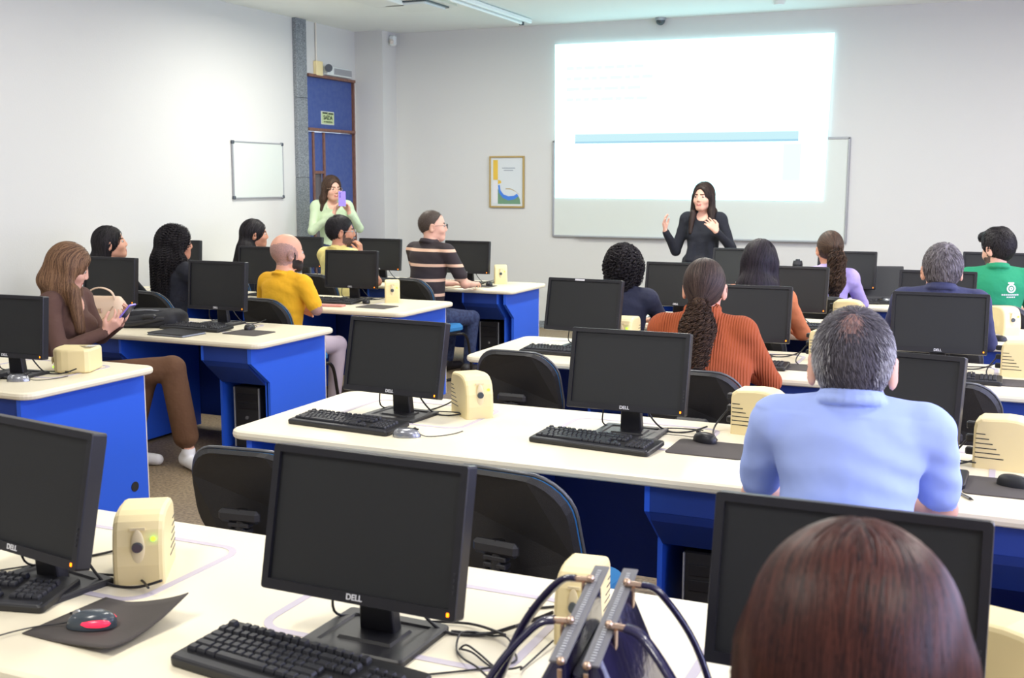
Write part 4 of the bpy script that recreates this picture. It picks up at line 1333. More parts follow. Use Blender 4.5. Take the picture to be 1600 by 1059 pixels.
def hair(name_m, cap=(0.083, 0.104, 0.100), capc=(0, -0.016, 0.024), prims=(), bprims=(), style='down', n=1500, steps=16, step=0.014, width=(0.003, 0.006), hairline=(0.062, 0.052, -0.062, -0.078), part=0.0,
         facecut=True, res=0.006, off=(0.0005, 0.004), tie=None, curl=None, len_free=0, seedz=None, nomesh=False, jitter=0.12, warp=None, name='hair', k=0.03, frontcut=None, neckcut=True, colorfn=None, mats2=None):
    """hair volume (one surface) with locks flowing over it"""
    def go(I):
        f = Field(res)
        f.T = I['HM']
        sc = I['HM'].to_scale()[0]
        if cap: f.ell(capc, cap, 0, 0.02)
        for p in prims: f.cone(*p, 0, k)
        f.T = Matrix.Translation(I['hc']) @ Matrix.Diagonal((sc, sc, sc, 1))
        for p in bprims: f.cone(*p, 0, k)
        f.T = I['HM']
        if facecut: f.ell((0, 0.105, -0.040) if not frontcut else frontcut[0], (0.068, 0.062, 0.098) if not frontcut else frontcut[1], 0, 0.012, op='-')
        if hairline:
            y0, z0, y1, z1 = hairline
            nrm = Vector((0, (z1 - z0), -(y1 - y0)))
            nrm = Vector((0, nrm.y, nrm.z)).normalized()
            if nrm.z > 0: nrm = -nrm
            f.plane((0, y0, z0), nrm, (0, 0.0, -0.02), 0.14)
        f.T = Matrix.Identity(4)
        f.grid(warp)
        V, Q = f.nets()
        f.F = f.F
        T3 = I['HM']; inv = np.array(T3.inverted(), float)
        def toh(P):
            return P @ inv[:3, :3].T + inv[:3, 3]
        rot = np.array(T3.to_3x3().normalized(), float)
        hc = np.array(I['hc'])
        allV, allQ, off_ = [V], [Q], len(V)
        H = toh(V)
        zlo = -9 if seedz is None else seedz
        okf = H[:, 2] > zlo
        if frontcut: okf &= ~((np.abs(H[:, 0]) < 0.062) & (H[:, 1] > 0.045) & (H[:, 2] < 0.066))
        cand = np.where(okf)[0]
        w_ = np.ones(len(cand))
        if style in ('down', 'curly'): w_ = 0.25 + np.clip((H[cand, 2] + 0.12) * 6, 0, 2)
        idx_ = rng.choice(cand, n, p=w_ / w_.sum())
        S = V[idx_] + rng.normal(0, 0.002, (n, 3))
        def ddown(P):
            h_ = (P - hc) / sc
            hh = toh(P)
            o = np.zeros_like(P)
            top = np.clip((hh[:, 2] - 0.02) / 0.09, 0, 1)[:, None]
            fr0 = np.clip((hh[:, 1] + 0.06) / 0.07, 0, 1)
            rad = np.stack([fr0 * np.sign(hh[:, 0] - part) * (0.35 + np.abs(hh[:, 0] - part) * 12) + (1 - fr0) * hh[:, 0] * 9, -0.35 + hh[:, 1] * 3 - (1 - fr0) * 0.5, np.zeros(len(P))], 1) @ rot.T
            dn = np.stack([h_[:, 0] * 0.6, h_[:, 1] * 0.3 - 0.03, -np.ones(len(P))], 1)
            return dn * (1.05 - top) + rad * top * 0.9
        def dshort(P):
            hh = toh(P)
            c0 = np.array([0.01, -0.055, 0.10])
            r = hh - c0
            r = r / (np.linalg.norm(r, axis=1, keepdims=True) + 1e-6)
            r[:, 0] += 0.3
            return r @ rot.T
        def dtail(P):
            tw = np.array(T3 @ Vector(tie))
            r = tw - P
            dist_ = np.linalg.norm(r, axis=1, keepdims=True)
            past = (P[:, 1:2] < tw[1] - 0.015) | ((P[:, 2:3] < tw[2] + 0.0) & (P[:, 1:2] < tw[1] + 0.02))
            near = (dist_ < 0.03) | past
            return np.where(near, np.array([0, -0.05, -1.0]), r / (dist_ + 1e-6))
        fun = {'down': ddown, 'curly': ddown, 'short': dshort, 'tail': dtail}[style]
        paths, N = flow(f, S, fun, steps, step, off, 1.0, jitter)
        if style == 'short':
            lift = np.linspace(0, 1, steps)[None, :, None] ** 1.5
            paths = paths + N * lift * 0.005
        if curl:
            amp, pitch, sub = curl
            m_ = paths.shape[1]
            tt = np.linspace(0, m_ - 1, (m_ - 1) * sub + 1)
            i0 = np.clip(np.floor(tt).astype(int), 0, m_ - 2); fr_ = (tt - i0)[None, :, None]
            pp = paths[:, i0] * (1 - fr_) + paths[:, i0 + 1] * fr_
            nn = N[:, i0] * (1 - fr_) + N[:, i0 + 1] * fr_
            tg = np.gradient(pp, axis=1); tg /= np.linalg.norm(tg, axis=2, keepdims=True) + 1e-9
            sd = np.cross(tg, nn)
            ph = rng.random((len(pp), 1, 1)) * 6.28 + (tt[None, :, None] * step / pitch * 6.283)
            am = amp * (0.7 + 0.6 * rng.random((len(pp), 1, 1)))
            pp = pp + nn * (am * (0.6 + np.cos(ph))) + sd * am * np.sin(ph)
            v2, q2 = coils(pp, rng.uniform(width[0], width[1], len(pp)) / 2, None)
        else:
            v2, q2 = ribbons(paths, N, rng.uniform(width[0], width[1], n), None, None)
        allV.append(v2); allQ.append(q2 + off_)
        mi = None
        if colorfn is not None:
            mi = np.concatenate([colorfn(toh(V[Q].mean(1)), True), np.tile(colorfn(toh(paths[:, 0]), False)[:, None], (1, len(q2) // n)).reshape(-1) if curl else np.tile(np.repeat(colorfn(toh(paths[:, 0]), False), steps - 1), 2)])
        me = np_mesh('hair', np.concatenate(allV), np.concatenate(allQ), [name_m] + list(mats2 or []), mi)
        I['hair'] = link(name, me, I['e'])
        I['hf'] = f
    return go

# ------------------------------------------------------------------ the cast
H_pres = hair_mat('hair_presenter', (26, 20, 20), (62, 48, 44))
K_brow = mat('brow_brown', (96, 66, 54), 0.8)
H_black = hair_mat('hair_black', (20, 18, 20), (46, 42, 46))
H_black2 = hair_mat('hair_blueblack', (20, 17, 22), (46, 38, 48))
H_brown = hair_mat('hair_brown', (72, 50, 38), (146, 112, 84))
H_dkbrown = hair_mat('hair_dark_brown', (38, 28, 25), (92, 70, 56))
H_auburn = hair_mat('hair_auburn', (28, 15, 17), (86, 48, 40), 0.38)
H_grey = hair_mat('hair_grey', (46, 42, 48), (112, 108, 118))
H_silver = hair_mat('hair_silver', (120, 118, 122), (205, 204, 208))
H_scalp = mat('thin_crown_scalp', (168, 128, 120), 0.6)
H_crown = hair_mat('hair_thin_crown', (96, 78, 80), (158, 132, 130))
H_greyd = hair_mat('hair_dark_grey', (44, 38, 42), (140, 134, 140))
H_short = hair_mat('hair_short_brown', (58, 48, 44), (98, 84, 76))
cl = lambda n, c, **k: mat(n, c, 0.9, bump=k.pop('bump', (16, 0.8)), sheen=0.0, **k)
C_brown = cl('suit_brown', (92, 66, 58))
C_pbrown = cl('trousers_brown', (96, 66, 44))
C_black = cl('top_black', (30, 32, 42))
C_navy = cl('top_navy', (36, 40, 62))
C_yellow = cl('shirt_yellow', (240, 180, 34))
C_pale = cl('shirt_pale_yellow', (238, 220, 140))
C_green = cl('blouse_green', (194, 212, 178), bump=(18, 0.5))
C_polo = cl('polo_green', (34, 142, 100))
C_rust = mat('sweater_rust', (172, 84, 46), 0.95)
C_orange = cl('top_orange', (214, 128, 84))
C_lilac = cl('top_lilac', (196, 178, 240))
C_suit = cl('suit_navy', (58, 62, 96))
C_sky = cl('shirt_sky', (164, 184, 244), bump=(9, 1.0))
C_stripe = stripes('polo_striped', (50, 40, 44), (232, 190, 164), 0.127, 0.20, 0.30)
H_rust = hair_mat('hair_sleek_dark', (34, 26, 26), (80, 64, 58))
# knitted ribs of the rust sweater
nt = C_rust.node_tree
wv = nt.nodes.new('ShaderNodeTexWave'); wv.inputs['Scale'].default_value = 28; wv.bands_direction = 'X'; wv.inputs['Distortion'].default_value = 0.4
tc = nt.nodes.new('ShaderNodeTexCoord'); nt.links.new(tc.outputs['Object'], wv.inputs[0])
bp = nt.nodes.new('ShaderNodeBump'); bp.inputs['Strength'].default_value = 0.9; bp.inputs['Distance'].default_value = 0.006
nt.links.new(wv.outputs[1], bp.inputs['Height']); nt.links.new(bp.outputs[0], nt.nodes['Principled BSDF'].inputs['Normal'])
K_tattoo = mat('tattooed_skin', (196, 150, 136), 0.5, noise=(26, (92, 78, 84), 5))
K_stub = mat('shaved_scalp', (184, 142, 130), 0.5, noise=(140, (158, 124, 116), 2))
K_beard = mat('short_beard', (74, 56, 52), 0.8, noise=(220, (110, 84, 76), 2))
K_beardd = mat('dark_beard', (40, 32, 32), 0.8)

# 1 presenter
person('standing woman presenting in a black blazer, both hands raised, long dark hair', (-2.58, 10.4), 184, 1.70, hyaw=-14, hs=1.14, sw=0.162, lean=0.0, stand=True, res=0.0062, neck=0.015,
       shirt=C_black, pants='darkpants', skin='skin3', female=True, girth=1.12, neckline=0.05, brow=None,
       arms={1: dict(e=(0.255, 0.02, 1.05), w=(0.33, 0.16, 1.245), d=(0.10, 0.25, 1), n=(-1, 0.1, 0.2), c=0.30, t=1),
             -1: dict(e=(-0.275, 0.05, 1.09), w=(-0.165, 0.24, 1.25), d=(0.50, 0.10, 0.62), n=(0.35, -0.8, -0.2), c=0.38, t=-1)},
       extra=lambda f, I: (f.cone((0.06, 0.085, I['sz'] - 0.10), (0.10, 0.10, 0.98), 0.030, 0.05, I['SH'], 0.02), f.cone((-0.06, 0.085, I['sz'] - 0.10), (-0.10, 0.10, 0.98), 0.030, 0.05, I['SH'], 0.02), f.ell((0, 0.0, 0.90), (0.175, 0.14, 0.13), I['SH'], 0.03)),
       hair=hair(H_pres, cap=(0.084, 0.104, 0.102), capc=(0, -0.012, 0.024), prims=[((0.072, 0.0, 0.0), (0.080, 0.010, -0.14), 0.026, 0.026), ((-0.072, 0.0, 0.0), (-0.078, 0.0, -0.12), 0.026, 0.026), ((0, -0.055, 0.0), (0, -0.075, -0.17), 0.06, 0.055)],
                 bprims=[((0.075, 0.045, -0.13), (0.085, 0.085, -0.29), 0.026, 0.014), ((-0.075, 0.03, -0.12), (-0.095, 0.075, -0.25), 0.028, 0.014), ((-0.07, -0.03, -0.12), (-0.06, -0.075, -0.28), 0.04, 0.02), ((0, -0.09, -0.15), (0, -0.10, -0.30), 0.06, 0.03)],
                 hairline=None, n=1200, steps=24, step=0.016, frontcut=((0, 0.116, -0.030), (0.064, 0.080, 0.112))))

# 2 photographer
I = person('woman in pale green blouse by the blue door taking a photo', (-6.66, 10.38), -140, 1.755, hyaw=22, hpitch=-4, hs=1.12, sw=0.172, lean=0.02, stand=True, res=0.0062, neck=0.03,
       shirt=C_green, pants='jeans', skin='skin3', female=True, neckline=0.07, brow=None, glasses=M['gold'],
       arms={1: dict(e=(0.225, 0.12, 1.17), w=(0.010, 0.26, 1.36), d=(-0.25, 0.12, 0.85), n=(-0.8, 0.25, -0.1), c=0.55, t=1),
             -1: dict(e=(-0.285, 0.10, 1.19), w=(-0.155, 0.26, 1.36), d=(0.18, 0.12, 0.85), n=(0.8, 0.25, -0.1), c=0.55, t=-1)},
       extra=lambda f, I: [f.cone((q * 0.045, 0.055, I['nb'] - 0.01), (q * 0.060, 0.100, I['nb'] - 0.085), 0.014, 0.012, I['SH'], 0.006) for q in (-1, 1)],
       hair=hair(H_dkbrown, cap=(0.086, 0.106, 0.106), capc=(0, -0.012, 0.024), prims=[((0.074, -0.01, 0.0), (0.082, -0.01, -0.10), 0.026, 0.03), ((-0.074, -0.01, 0.0), (-0.082, -0.01, -0.10), 0.026, 0.03), ((0, -0.055, 0.0), (0, -0.075, -0.12), 0.06, 0.05)],
                 bprims=[((0.085, -0.01, -0.09), (0.105, 0.01, -0.20), 0.034, 0.022)], hairline=None, n=900, steps=18, step=0.015, jitter=0.25, frontcut=((0, 0.118, -0.028), (0.068, 0.080, 0.115))))
ph = MB(); ph.slab(0.076, 0.158, 0.010, [(0.0015, 0), (0, 0.002), (0, 0.0075), (0.0015, 0.009)])
phone_back = ph.mesh('phone_case', M['purple'])
o = empty('phone', (0, 0, 0), 0, 'lilac phone held up by the woman in green at the door', 'phone')
link('phone_case', phone_back, o)
MB().slab(0.069, 0.150, 0.008, [(0, -0.0006), (0, 0.0)]).build('phone_screen', M['pdark'], o)
b = MB()
for k in range(3): b.cyl((-0.022, 0.058 - k * 0.019, 0.009), (-0.022, 0.058 - k * 0.019, 0.0105), 0.0062, n=12)
tag(b.build('camera_lens', M['bezel'], o), kind='stuff')
bpy.context.view_layer.update()
o.matrix_world = I['e'].matrix_world @ Matrix.Translation((-0.072, 0.325, 1.515)) @ Matrix.Rotation(R_(180), 4, 'Z') @ Matrix.Rotation(R_(90), 4, 'X') @ Matrix.Translation((0, 0, 0))

# 3 brown suit
I = person('woman in a brown trouser suit with long light-brown hair, looking at her phone', (-4.99, 4.95), -78, 1.335, hyaw=32, hpitch=-22, hs=1.12, sw=0.165, lean=0.02, res=0.0072,
       shirt=C_brown, pants=C_pbrown, shoe='shoe', skin='skin3', female=True, neckline=0.10, girth=1.0, wrinkle=0.002, brow=H_brown,
       arms={-1: dict(e=(-0.215, 0.10, 0.76), w=(-0.10, 0.30, 0.86), d=(0.25, 0.6, 0.45), n=(0.5, -0.2, 0.6), c=0.55, t=-1),
             1: dict(e=(0.235, 0.12, 0.735), w=(0.06, 0.305, 0.83), d=(-0.15, 0.62, 0.55), n=(-0.5, -0.25, 0.6), c=0.55, t=1)},
       legs={1: dict(k=(-0.10, 0.63, 0.60), a=(-0.09, 0.72, 0.12), t=(0.03, 0.87, 0.035), hem=0.84, r=1.22), -1: dict(k=(-0.09, 0.46, 0.52), a=(-0.11, 0.34, 0.11), t=(-0.12, 0.50, 0.035))},
       extra=lambda f, I: f.ell((0, 0.0, I['sz'] - 0.28), (0.165, 0.13, 0.16), I['SH'], 0.04),
       hair=hair(H_brown, cap=(0.087, 0.108, 0.104), capc=(0, -0.012, 0.024), prims=[((0.070, 0.0, 0.0), (0.072, 0.02, -0.10), 0.030, 0.03), ((-0.070, 0.0, 0.0), (-0.072, 0.02, -0.10), 0.03, 0.03), ((0, -0.05, 0.0), (0, -0.07, -0.10), 0.065, 0.06)],
                 bprims=[((0.075, 0.06, -0.12), (0.085, 0.10, -0.32), 0.034, 0.022), ((0.05, -0.03, -0.08), (0.09, -0.03, -0.38), 0.060, 0.045), ((0, -0.08, -0.08), (0.0, -0.11, -0.40), 0.075, 0.055), ((-0.05, -0.03, -0.08), (-0.07, -0.02, -0.30), 0.05, 0.04)],
                 hairline=None, n=2600, steps=30, step=0.0165, width=(0.0025, 0.005), frontcut=((0, 0.122, -0.032), (0.066, 0.078, 0.112))))
o = empty('phone', (0, 0, 0), 0, 'dark phone with purple edge in the hands of the woman in brown', 'phone')
link('phone_case', phone_back, o)
MB().slab(0.070, 0.150, 0.008, [(0, 0.009), (0, 0.0098)]).build('phone_screen', M['pdark'], o)
MB().slab(0.068, 0.146, 0.008, [(0, -0.0008), (0, 0)]).build('back_panel', M['pdark'], o)
bpy.context.view_layer.update()
o.matrix_world = I['e'].matrix_world @ Matrix.Translation((-0.005, 0.40, 0.925)) @ Matrix.Rotation(R_(48), 4, 'X')

# 4 dark woman by the wall
person('woman in black with shoulder-length dark hair seated by the left wall, face raised', (-6.28, 6.66), -15, 1.355, hyaw=-34, hpitch=10, hs=1.12, sw=0.17, res=0.008, shirt=C_black, skin='skin', female=True, brow=None,
       hair=hair(H_black, cap=(0.086, 0.106, 0.104), prims=[((0, -0.05, 0.0), (0, -0.085, -0.10), 0.065, 0.06), ((-0.06, -0.02, 0.0), (-0.065, -0.04, -0.10), 0.035, 0.035), ((0.055, -0.04, 0.0), (0.05, -0.06, -0.10), 0.035, 0.035)], bprims=[((-0.03, -0.08, -0.10), (-0.05, -0.10, -0.20), 0.055, 0.03)], hairline=None, n=700, steps=16, step=0.015, frontcut=((0, 0.105, -0.04), (0.078, 0.095, 0.105)), jitter=0.25))
# 5 curly long
person('woman with very long tight black curls down her back, left side', (-5.68, 6.70), -14, 1.37, hyaw=-24, hs=1.12, sw=0.17, res=0.008, shirt=C_black, skin='skin2', female=True, brow=None,
       hair=hair(H_black, cap=(0.092, 0.112, 0.104), prims=[((0, -0.05, 0.0), (0, -0.075, -0.12), 0.08, 0.085), ((0.075, -0.02, 0.0), (0.075, -0.02, -0.12), 0.03, 0.035), ((-0.075, -0.02, 0.0), (-0.075, -0.02, -0.12), 0.03, 0.035)],
                 bprims=[((0, -0.085, -0.12), (0.0, -0.115, -0.42), 0.095, 0.075), ((0.07, -0.04, -0.12), (0.08, -0.05, -0.36), 0.05, 0.04), ((-0.07, -0.04, -0.12), (-0.09, -0.05, -0.36), 0.05, 0.04)],
                 hairline=None, style='curly', n=900, steps=16, step=0.018, width=(0.004, 0.007), curl=(0.006, 0.020, 6), frontcut=((0, 0.118, -0.045), (0.060, 0.068, 0.105))))
# 6 far woman dark long
person('farthest left woman with long dark hair against the wall, face partly behind the bald head', (-6.38, 8.62), -20, 1.345, hyaw=-30, hs=1.14, sw=0.17, res=0.009, shirt=C_black, skin='skin2', female=True, brow=None,
       hair=hair(H_black, cap=(0.086, 0.106, 0.104), prims=[((0, -0.05, 0.0), (0, -0.085, -0.14), 0.068, 0.065), ((-0.06, -0.02, 0.0), (-0.07, -0.04, -0.14), 0.035, 0.035)], bprims=[((0, -0.09, -0.12), (-0.08, -0.13, -0.40), 0.08, 0.07), ((-0.07, -0.05, -0.12), (-0.14, -0.08, -0.38), 0.05, 0.05)], hairline=None, n=700, steps=26, step=0.017, frontcut=((0, 0.105, -0.04), (0.078, 0.098, 0.105))))
# 7 bald man
I7 = person('balding man in a bright yellow t-shirt with tattooed arms', (-4.665, 6.68), -12, 1.335, hyaw=-22, hs=1.2, sw=0.195, girth=1.08, res=0.0075, shirt=C_yellow, sleeve='short', pants='greypants', skin='skin', collar='crew', beard=K_beardd, stub=K_stub, wrinkle=0.0022, brow=None,
       arms={1: dict(e=(0.27, 0.10, 0.80), w=(0.06, 0.24, 0.80), d=(-1, 0.1, 0.05), n=(0, -1, 0), c=0.3), -1: dict(e=(-0.27, 0.10, 0.80), w=(-0.05, 0.27, 0.76), d=(1, 0.0, 0.0), n=(0, -1, 0), c=0.3)},
       shirt_fn=lambda C, mi: np.where((mi == 0) & (C[:, 2] < 0.86) & (np.abs(C[:, 0]) > 0.10) & (C[:, 2] > 0.6), 7, mi))
# 8 pale yellow
person('bearded man in pale yellow with glasses and chin on his hand, behind the bald man', (-5.44, 8.62), -14, 1.395, hyaw=-38, hs=1.2, sw=0.195, girth=1.05, res=0.008, shirt=C_pale, sleeve='short', skin='skin2', collar='crew', beard=K_beard, brow=None, glasses=M['grey'],
       arms={1: dict(e=(0.26, 0.28, 0.80), w=(0.14, 0.20, 1.045), d=(-0.10, -0.1, 1), n=(-1, -0.4, 0), c=0.8)},
       hair=hair(H_black, cap=(0.083, 0.103, 0.102), style='short', n=1500, steps=5, step=0.006, width=(0.003, 0.005), hairline=(0.070, 0.050, -0.050, -0.085), seedz=-0.06, frontcut=((0, 0.125, -0.045), (0.072, 0.055, 0.098))))
# 9 striped polo
person('man in dark polo with pale stripes and glasses leaning on the far desk', (-4.50, 8.60), -18, 1.46, hyaw=-40, hs=1.18, sw=0.215, girth=1.15, lean=0.06, res=0.0078, shirt=C_stripe, sleeve='short', pants='jeans', skin='skin3', collar='polo', brow=None, glasses=True, beard=None,
       arms={1: dict(e=(0.30, 0.18, 0.83), w=(0.16, 0.43, 0.80), d=(-0.5, 0.8, 0), n=(0, 0, -1), c=0.3)},
       hair=hair(H_short, cap=(0.0775, 0.0975, 0.0945), capc=(0, -0.013, 0.022), style='short', n=1500, steps=3, step=0.003, width=(0.002, 0.003), hairline=(0.055, 0.078, -0.060, -0.060), seedz=-0.06, frontcut=((0, 0.120, -0.02), (0.080, 0.065, 0.088))))
# 10 short curls
person('woman in navy with short black curly hair, seen from behind in front of the presenter', (-2.17, 6.74), 4, 1.305, hyaw=0, hs=1.1, sw=0.172, res=0.008, shirt=C_navy, skin='skin', female=True, neckline=0, brow=None,
       hair=hair(H_black, cap=(0.098, 0.112, 0.108), capc=(0, -0.014, 0.014), prims=[((0, -0.045, 0.0), (0, -0.06, -0.085), 0.075, 0.062), ((0.07, -0.01, 0.0), (0.068, -0.01, -0.07), 0.035, 0.03), ((-0.07, -0.01, 0.0), (-0.068, -0.01, -0.07), 0.035, 0.03)], hairline=None, style='curly', n=800, steps=8, step=0.014, width=(0.004, 0.008), curl=(0.009, 0.024, 6), jitter=0.5, facecut=True))
# 11 rust sweater
person('woman in a rust ribbed turtleneck with a long curly dark ponytail, centre', (-1.215, 4.97), 3, 1.36, hs=1.12, sw=0.185, girth=1.25, lean=0.05, res=0.0066, shirt=C_rust, skin='skin', female=True, collar='turtle', neck=0.035, wrinkle=0.0015, brow=None,
       arms={1: dict(e=(0.30, 0.16, 0.80), w=(0.13, 0.42, 0.80), d=(-0.3, 1, 0), n=(0, 0, -1), c=0.3)},
       extra=lambda f, I: f.ell((0, 0.02, I['sz'] - 0.20), (0.23, 0.14, 0.20), I['SH'], 0.06),
       hair=lambda I: (hair(H_rust, cap=(0.083, 0.103, 0.100), style='tail', tie=(0, -0.105, -0.055), prims=[((0, -0.075, -0.03), (0, -0.105, -0.055), 0.045, 0.026)], hairline=(0.070, 0.045, -0.045, -0.090), n=2400, steps=14, step=0.013, width=(0.002, 0.004), off=(0.0, 0.0015), jitter=0.05, res=0.0055)(I),
                       hair(H_dkbrown, cap=None, prims=[], bprims=[((0, -0.115, -0.055), (0, -0.135, -0.15), 0.032, 0.056), ((0, -0.135, -0.15), (0.01, -0.140, -0.31), 0.056, 0.048)], facecut=False, hairline=None, style='curly', n=1100, steps=14, step=0.018, width=(0.0026, 0.0046), curl=(0.0075, 0.028, 6), jitter=0.3, name='ponytail')(I)))
# 12 long straight, orange top
person('woman in an orange top with long straight dark hair, seen from behind', (-1.31, 6.72), -4, 1.36, hs=1.14, sw=0.168, res=0.008, shirt=C_orange, skin='skin2', female=True, collar='crew', brow=None,
       hair=hair(H_black2, cap=(0.086, 0.106, 0.104), prims=[((0, -0.05, 0.0), (0, -0.085, -0.14), 0.072, 0.072), ((0.07, -0.01, 0.0), (0.075, -0.03, -0.14), 0.026, 0.03), ((-0.07, -0.01, 0.0), (-0.075, -0.03, -0.14), 0.026, 0.03)], bprims=[((0, -0.09, -0.12), (0.01, -0.12, -0.42), 0.085, 0.07), ((0.06, -0.05, -0.12), (0.09, -0.07, -0.40), 0.05, 0.045), ((-0.06, -0.05, -0.12), (-0.08, -0.08, -0.36), 0.05, 0.045)], hairline=None, n=1800, steps=30, step=0.017, width=(0.003, 0.006)))
# 13 lilac
person('woman in a lilac top with a wavy brown ponytail and glasses', (-1.155, 8.52), 0, 1.345, hyaw=22, hpitch=-4, hs=1.12, sw=0.165, res=0.0085, shirt=C_lilac, skin='skin2', female=True, collar='crew', brow=None, glasses=M['grey'],
       hair=lambda I: (hair(H_dkbrown, cap=(0.084, 0.104, 0.102), style='tail', tie=(0.0, -0.115, 0.015), prims=[((0, -0.085, 0.02), (0, -0.115, 0.015), 0.04, 0.025)], hairline=(0.070, 0.045, -0.045, -0.090), n=1200, steps=12, step=0.013, width=(0.003, 0.005), off=(0, 0.0015), jitter=0.05)(I),
                       hair(H_dkbrown, cap=None, bprims=[((0.055, -0.105, 0.010), (0.07, -0.150, -0.06), 0.026, 0.044), ((0.07, -0.150, -0.06), (0.065, -0.155, -0.20), 0.044, 0.050), ((0.065, -0.155, -0.20), (0.06, -0.15, -0.29), 0.050, 0.020)], facecut=False, hairline=None, style='curly', n=500, steps=14, step=0.017, width=(0.005, 0.009), curl=(0.006, 0.05, 5), jitter=0.15, name='ponytail')(I)))
# 14 grey man suit
person('grey-haired man in a dark blue suit, seen from behind on the right', (-0.29, 6.66), 4, 1.365, hyaw=8, hs=1.24, sw=0.20, girth=1.1, neck=0.07, res=0.0078, shirt=C_suit, skin='skin', collar='polo', brow=None,
       hair=hair(H_greyd, cap=(0.083, 0.103, 0.102), style='short', n=4200, steps=5, step=0.0055, width=(0.0022, 0.004), hairline=(0.070, 0.050, -0.045, -0.078), seedz=-0.07))
# 15 green polo
I15 = person('dark-haired man in a green polo with a white emblem on its back', (-0.015, 8.42), 10, 1.385, hyaw=38, hpitch=-14, hs=1.14, sw=0.20, girth=1.0, neck=0.03, res=0.008, shirt=C_polo, sleeve='short', skin='skin3', collar='polo', beard=K_beard, brow=None, wrinkle=0.0015,
       hair=hair(H_black, cap=(0.084, 0.103, 0.104), prims=[((0.0, 0.03, 0.085), (0, 0.090, 0.090), 0.040, 0.030), ((-0.02, 0.0, 0.09), (0.03, -0.03, 0.09), 0.035, 0.035)], style='short', n=1800, steps=6, step=0.009, width=(0.004, 0.007), hairline=(0.075, 0.050, -0.045, -0.080), seedz=-0.07, jitter=0.4, frontcut=((0, 0.125, -0.05), (0.07, 0.055, 0.098))))
def crown_colors(h, base):
    side = np.clip((np.abs(h[:, 0]) - 0.040) / 0.030, 0, 1) * np.clip(1.1 - (h[:, 2] - 0.02) / 0.07, 0, 1)
    crown = np.exp(-(((h[:, 0] + 0.004) / 0.026) ** 2 + ((h[:, 1] + 0.070) / 0.05) ** 2 + ((h[:, 2] - 0.082) / 0.032) ** 2))
    nape = np.clip((-0.035 - h[:, 2]) / 0.03, 0, 1) * 0.5
    r = rng.random(len(h)) if not base else np.full(len(h), 0.5)
    out = np.where(r < np.maximum(side * 0.85, nape), 1, 0)
    return np.where(crown > 0.25 + 0.5 * r, 3 if base else 2, out)


# 16 sky blue man
person('grey-haired man in a light blue polo seen from behind, right foreground', (-0.338, 3.02), 6, 1.375, hyaw=0, hpitch=-6, hs=1.26, sw=0.198, girth=1.14, lean=0.10, neck=0.085, res=0.0056, shirt=C_sky, sleeve='short', pants='jeans', skin='skin3', collar='polo', wrinkle=0.0038, brow=None,
       arms={1: dict(e=(0.242, 0.22, 0.83), w=(0.10, 0.44, 0.79), d=(-0.5, 0.8, 0), n=(0, 0, -1), c=0.3), -1: dict(e=(-0.242, 0.22, 0.83), w=(-0.10, 0.44, 0.79), d=(0.5, 0.8, 0), n=(0, 0, -1), c=0.3)},
       hair=hair(H_grey, cap=(0.0815, 0.101, 0.099), style='short', n=9000, steps=5, step=0.0042, width=(0.0010, 0.0020), hairline=(0.070, 0.060, -0.042, -0.082), seedz=-0.09, res=0.005, off=(0.0, 0.002),
                 mats2=[H_silver, H_crown, H_scalp], colorfn=crown_colors))
# 17 nearest woman
I17 = person('nearest woman, back of head with straight auburn-brown hair and an earring', (-0.116, 1.17), 2, 1.345, hs=1.16, sw=0.17, res=0.0066, shirt=C_black, skin='skin2', female=True, brow=None,
       hair=hair(H_auburn, cap=(0.094, 0.108, 0.104), capc=(0, -0.012, 0.026), prims=[((0, -0.045, 0.0), (0, -0.06, -0.14), 0.080, 0.080), ((0.072, -0.01, 0.0), (0.082, -0.02, -0.14), 0.032, 0.034), ((-0.072, -0.01, 0.0), (-0.082, -0.02, -0.14), 0.032, 0.034)],
                 bprims=[((0, -0.07, -0.12), (0.0, -0.09, -0.28), 0.090, 0.080), ((0.08, -0.02, -0.12), (0.09, -0.03, -0.26), 0.036, 0.03), ((-0.08, -0.02, -0.12), (-0.09, -0.03, -0.26), 0.036, 0.03)],
                 hairline=None, n=6500, steps=30, step=0.014, width=(0.0016, 0.0034), off=(0, 0.0015), res=0.005, jitter=0.06))
hm = I17['HM']
q = np.array([[-0.13, I17['hc'][1] - 0.005, I17['hc'][2] - 0.035]])
for _ in range(50):
    q[0, 0] += max(0.0, float(I17['hf'].sample(q)[0]) - 0.001) * 0.7
b = MB(); b.sphere((q[0, 0], q[0, 1], q[0, 2]), 0.0055, 12); b.sphere((q[0, 0] - 0.001, q[0, 1] + 0.002, q[0, 2] - 0.011), 0.0045, 12)
b.build('earring', M['gold'], I17['e'])

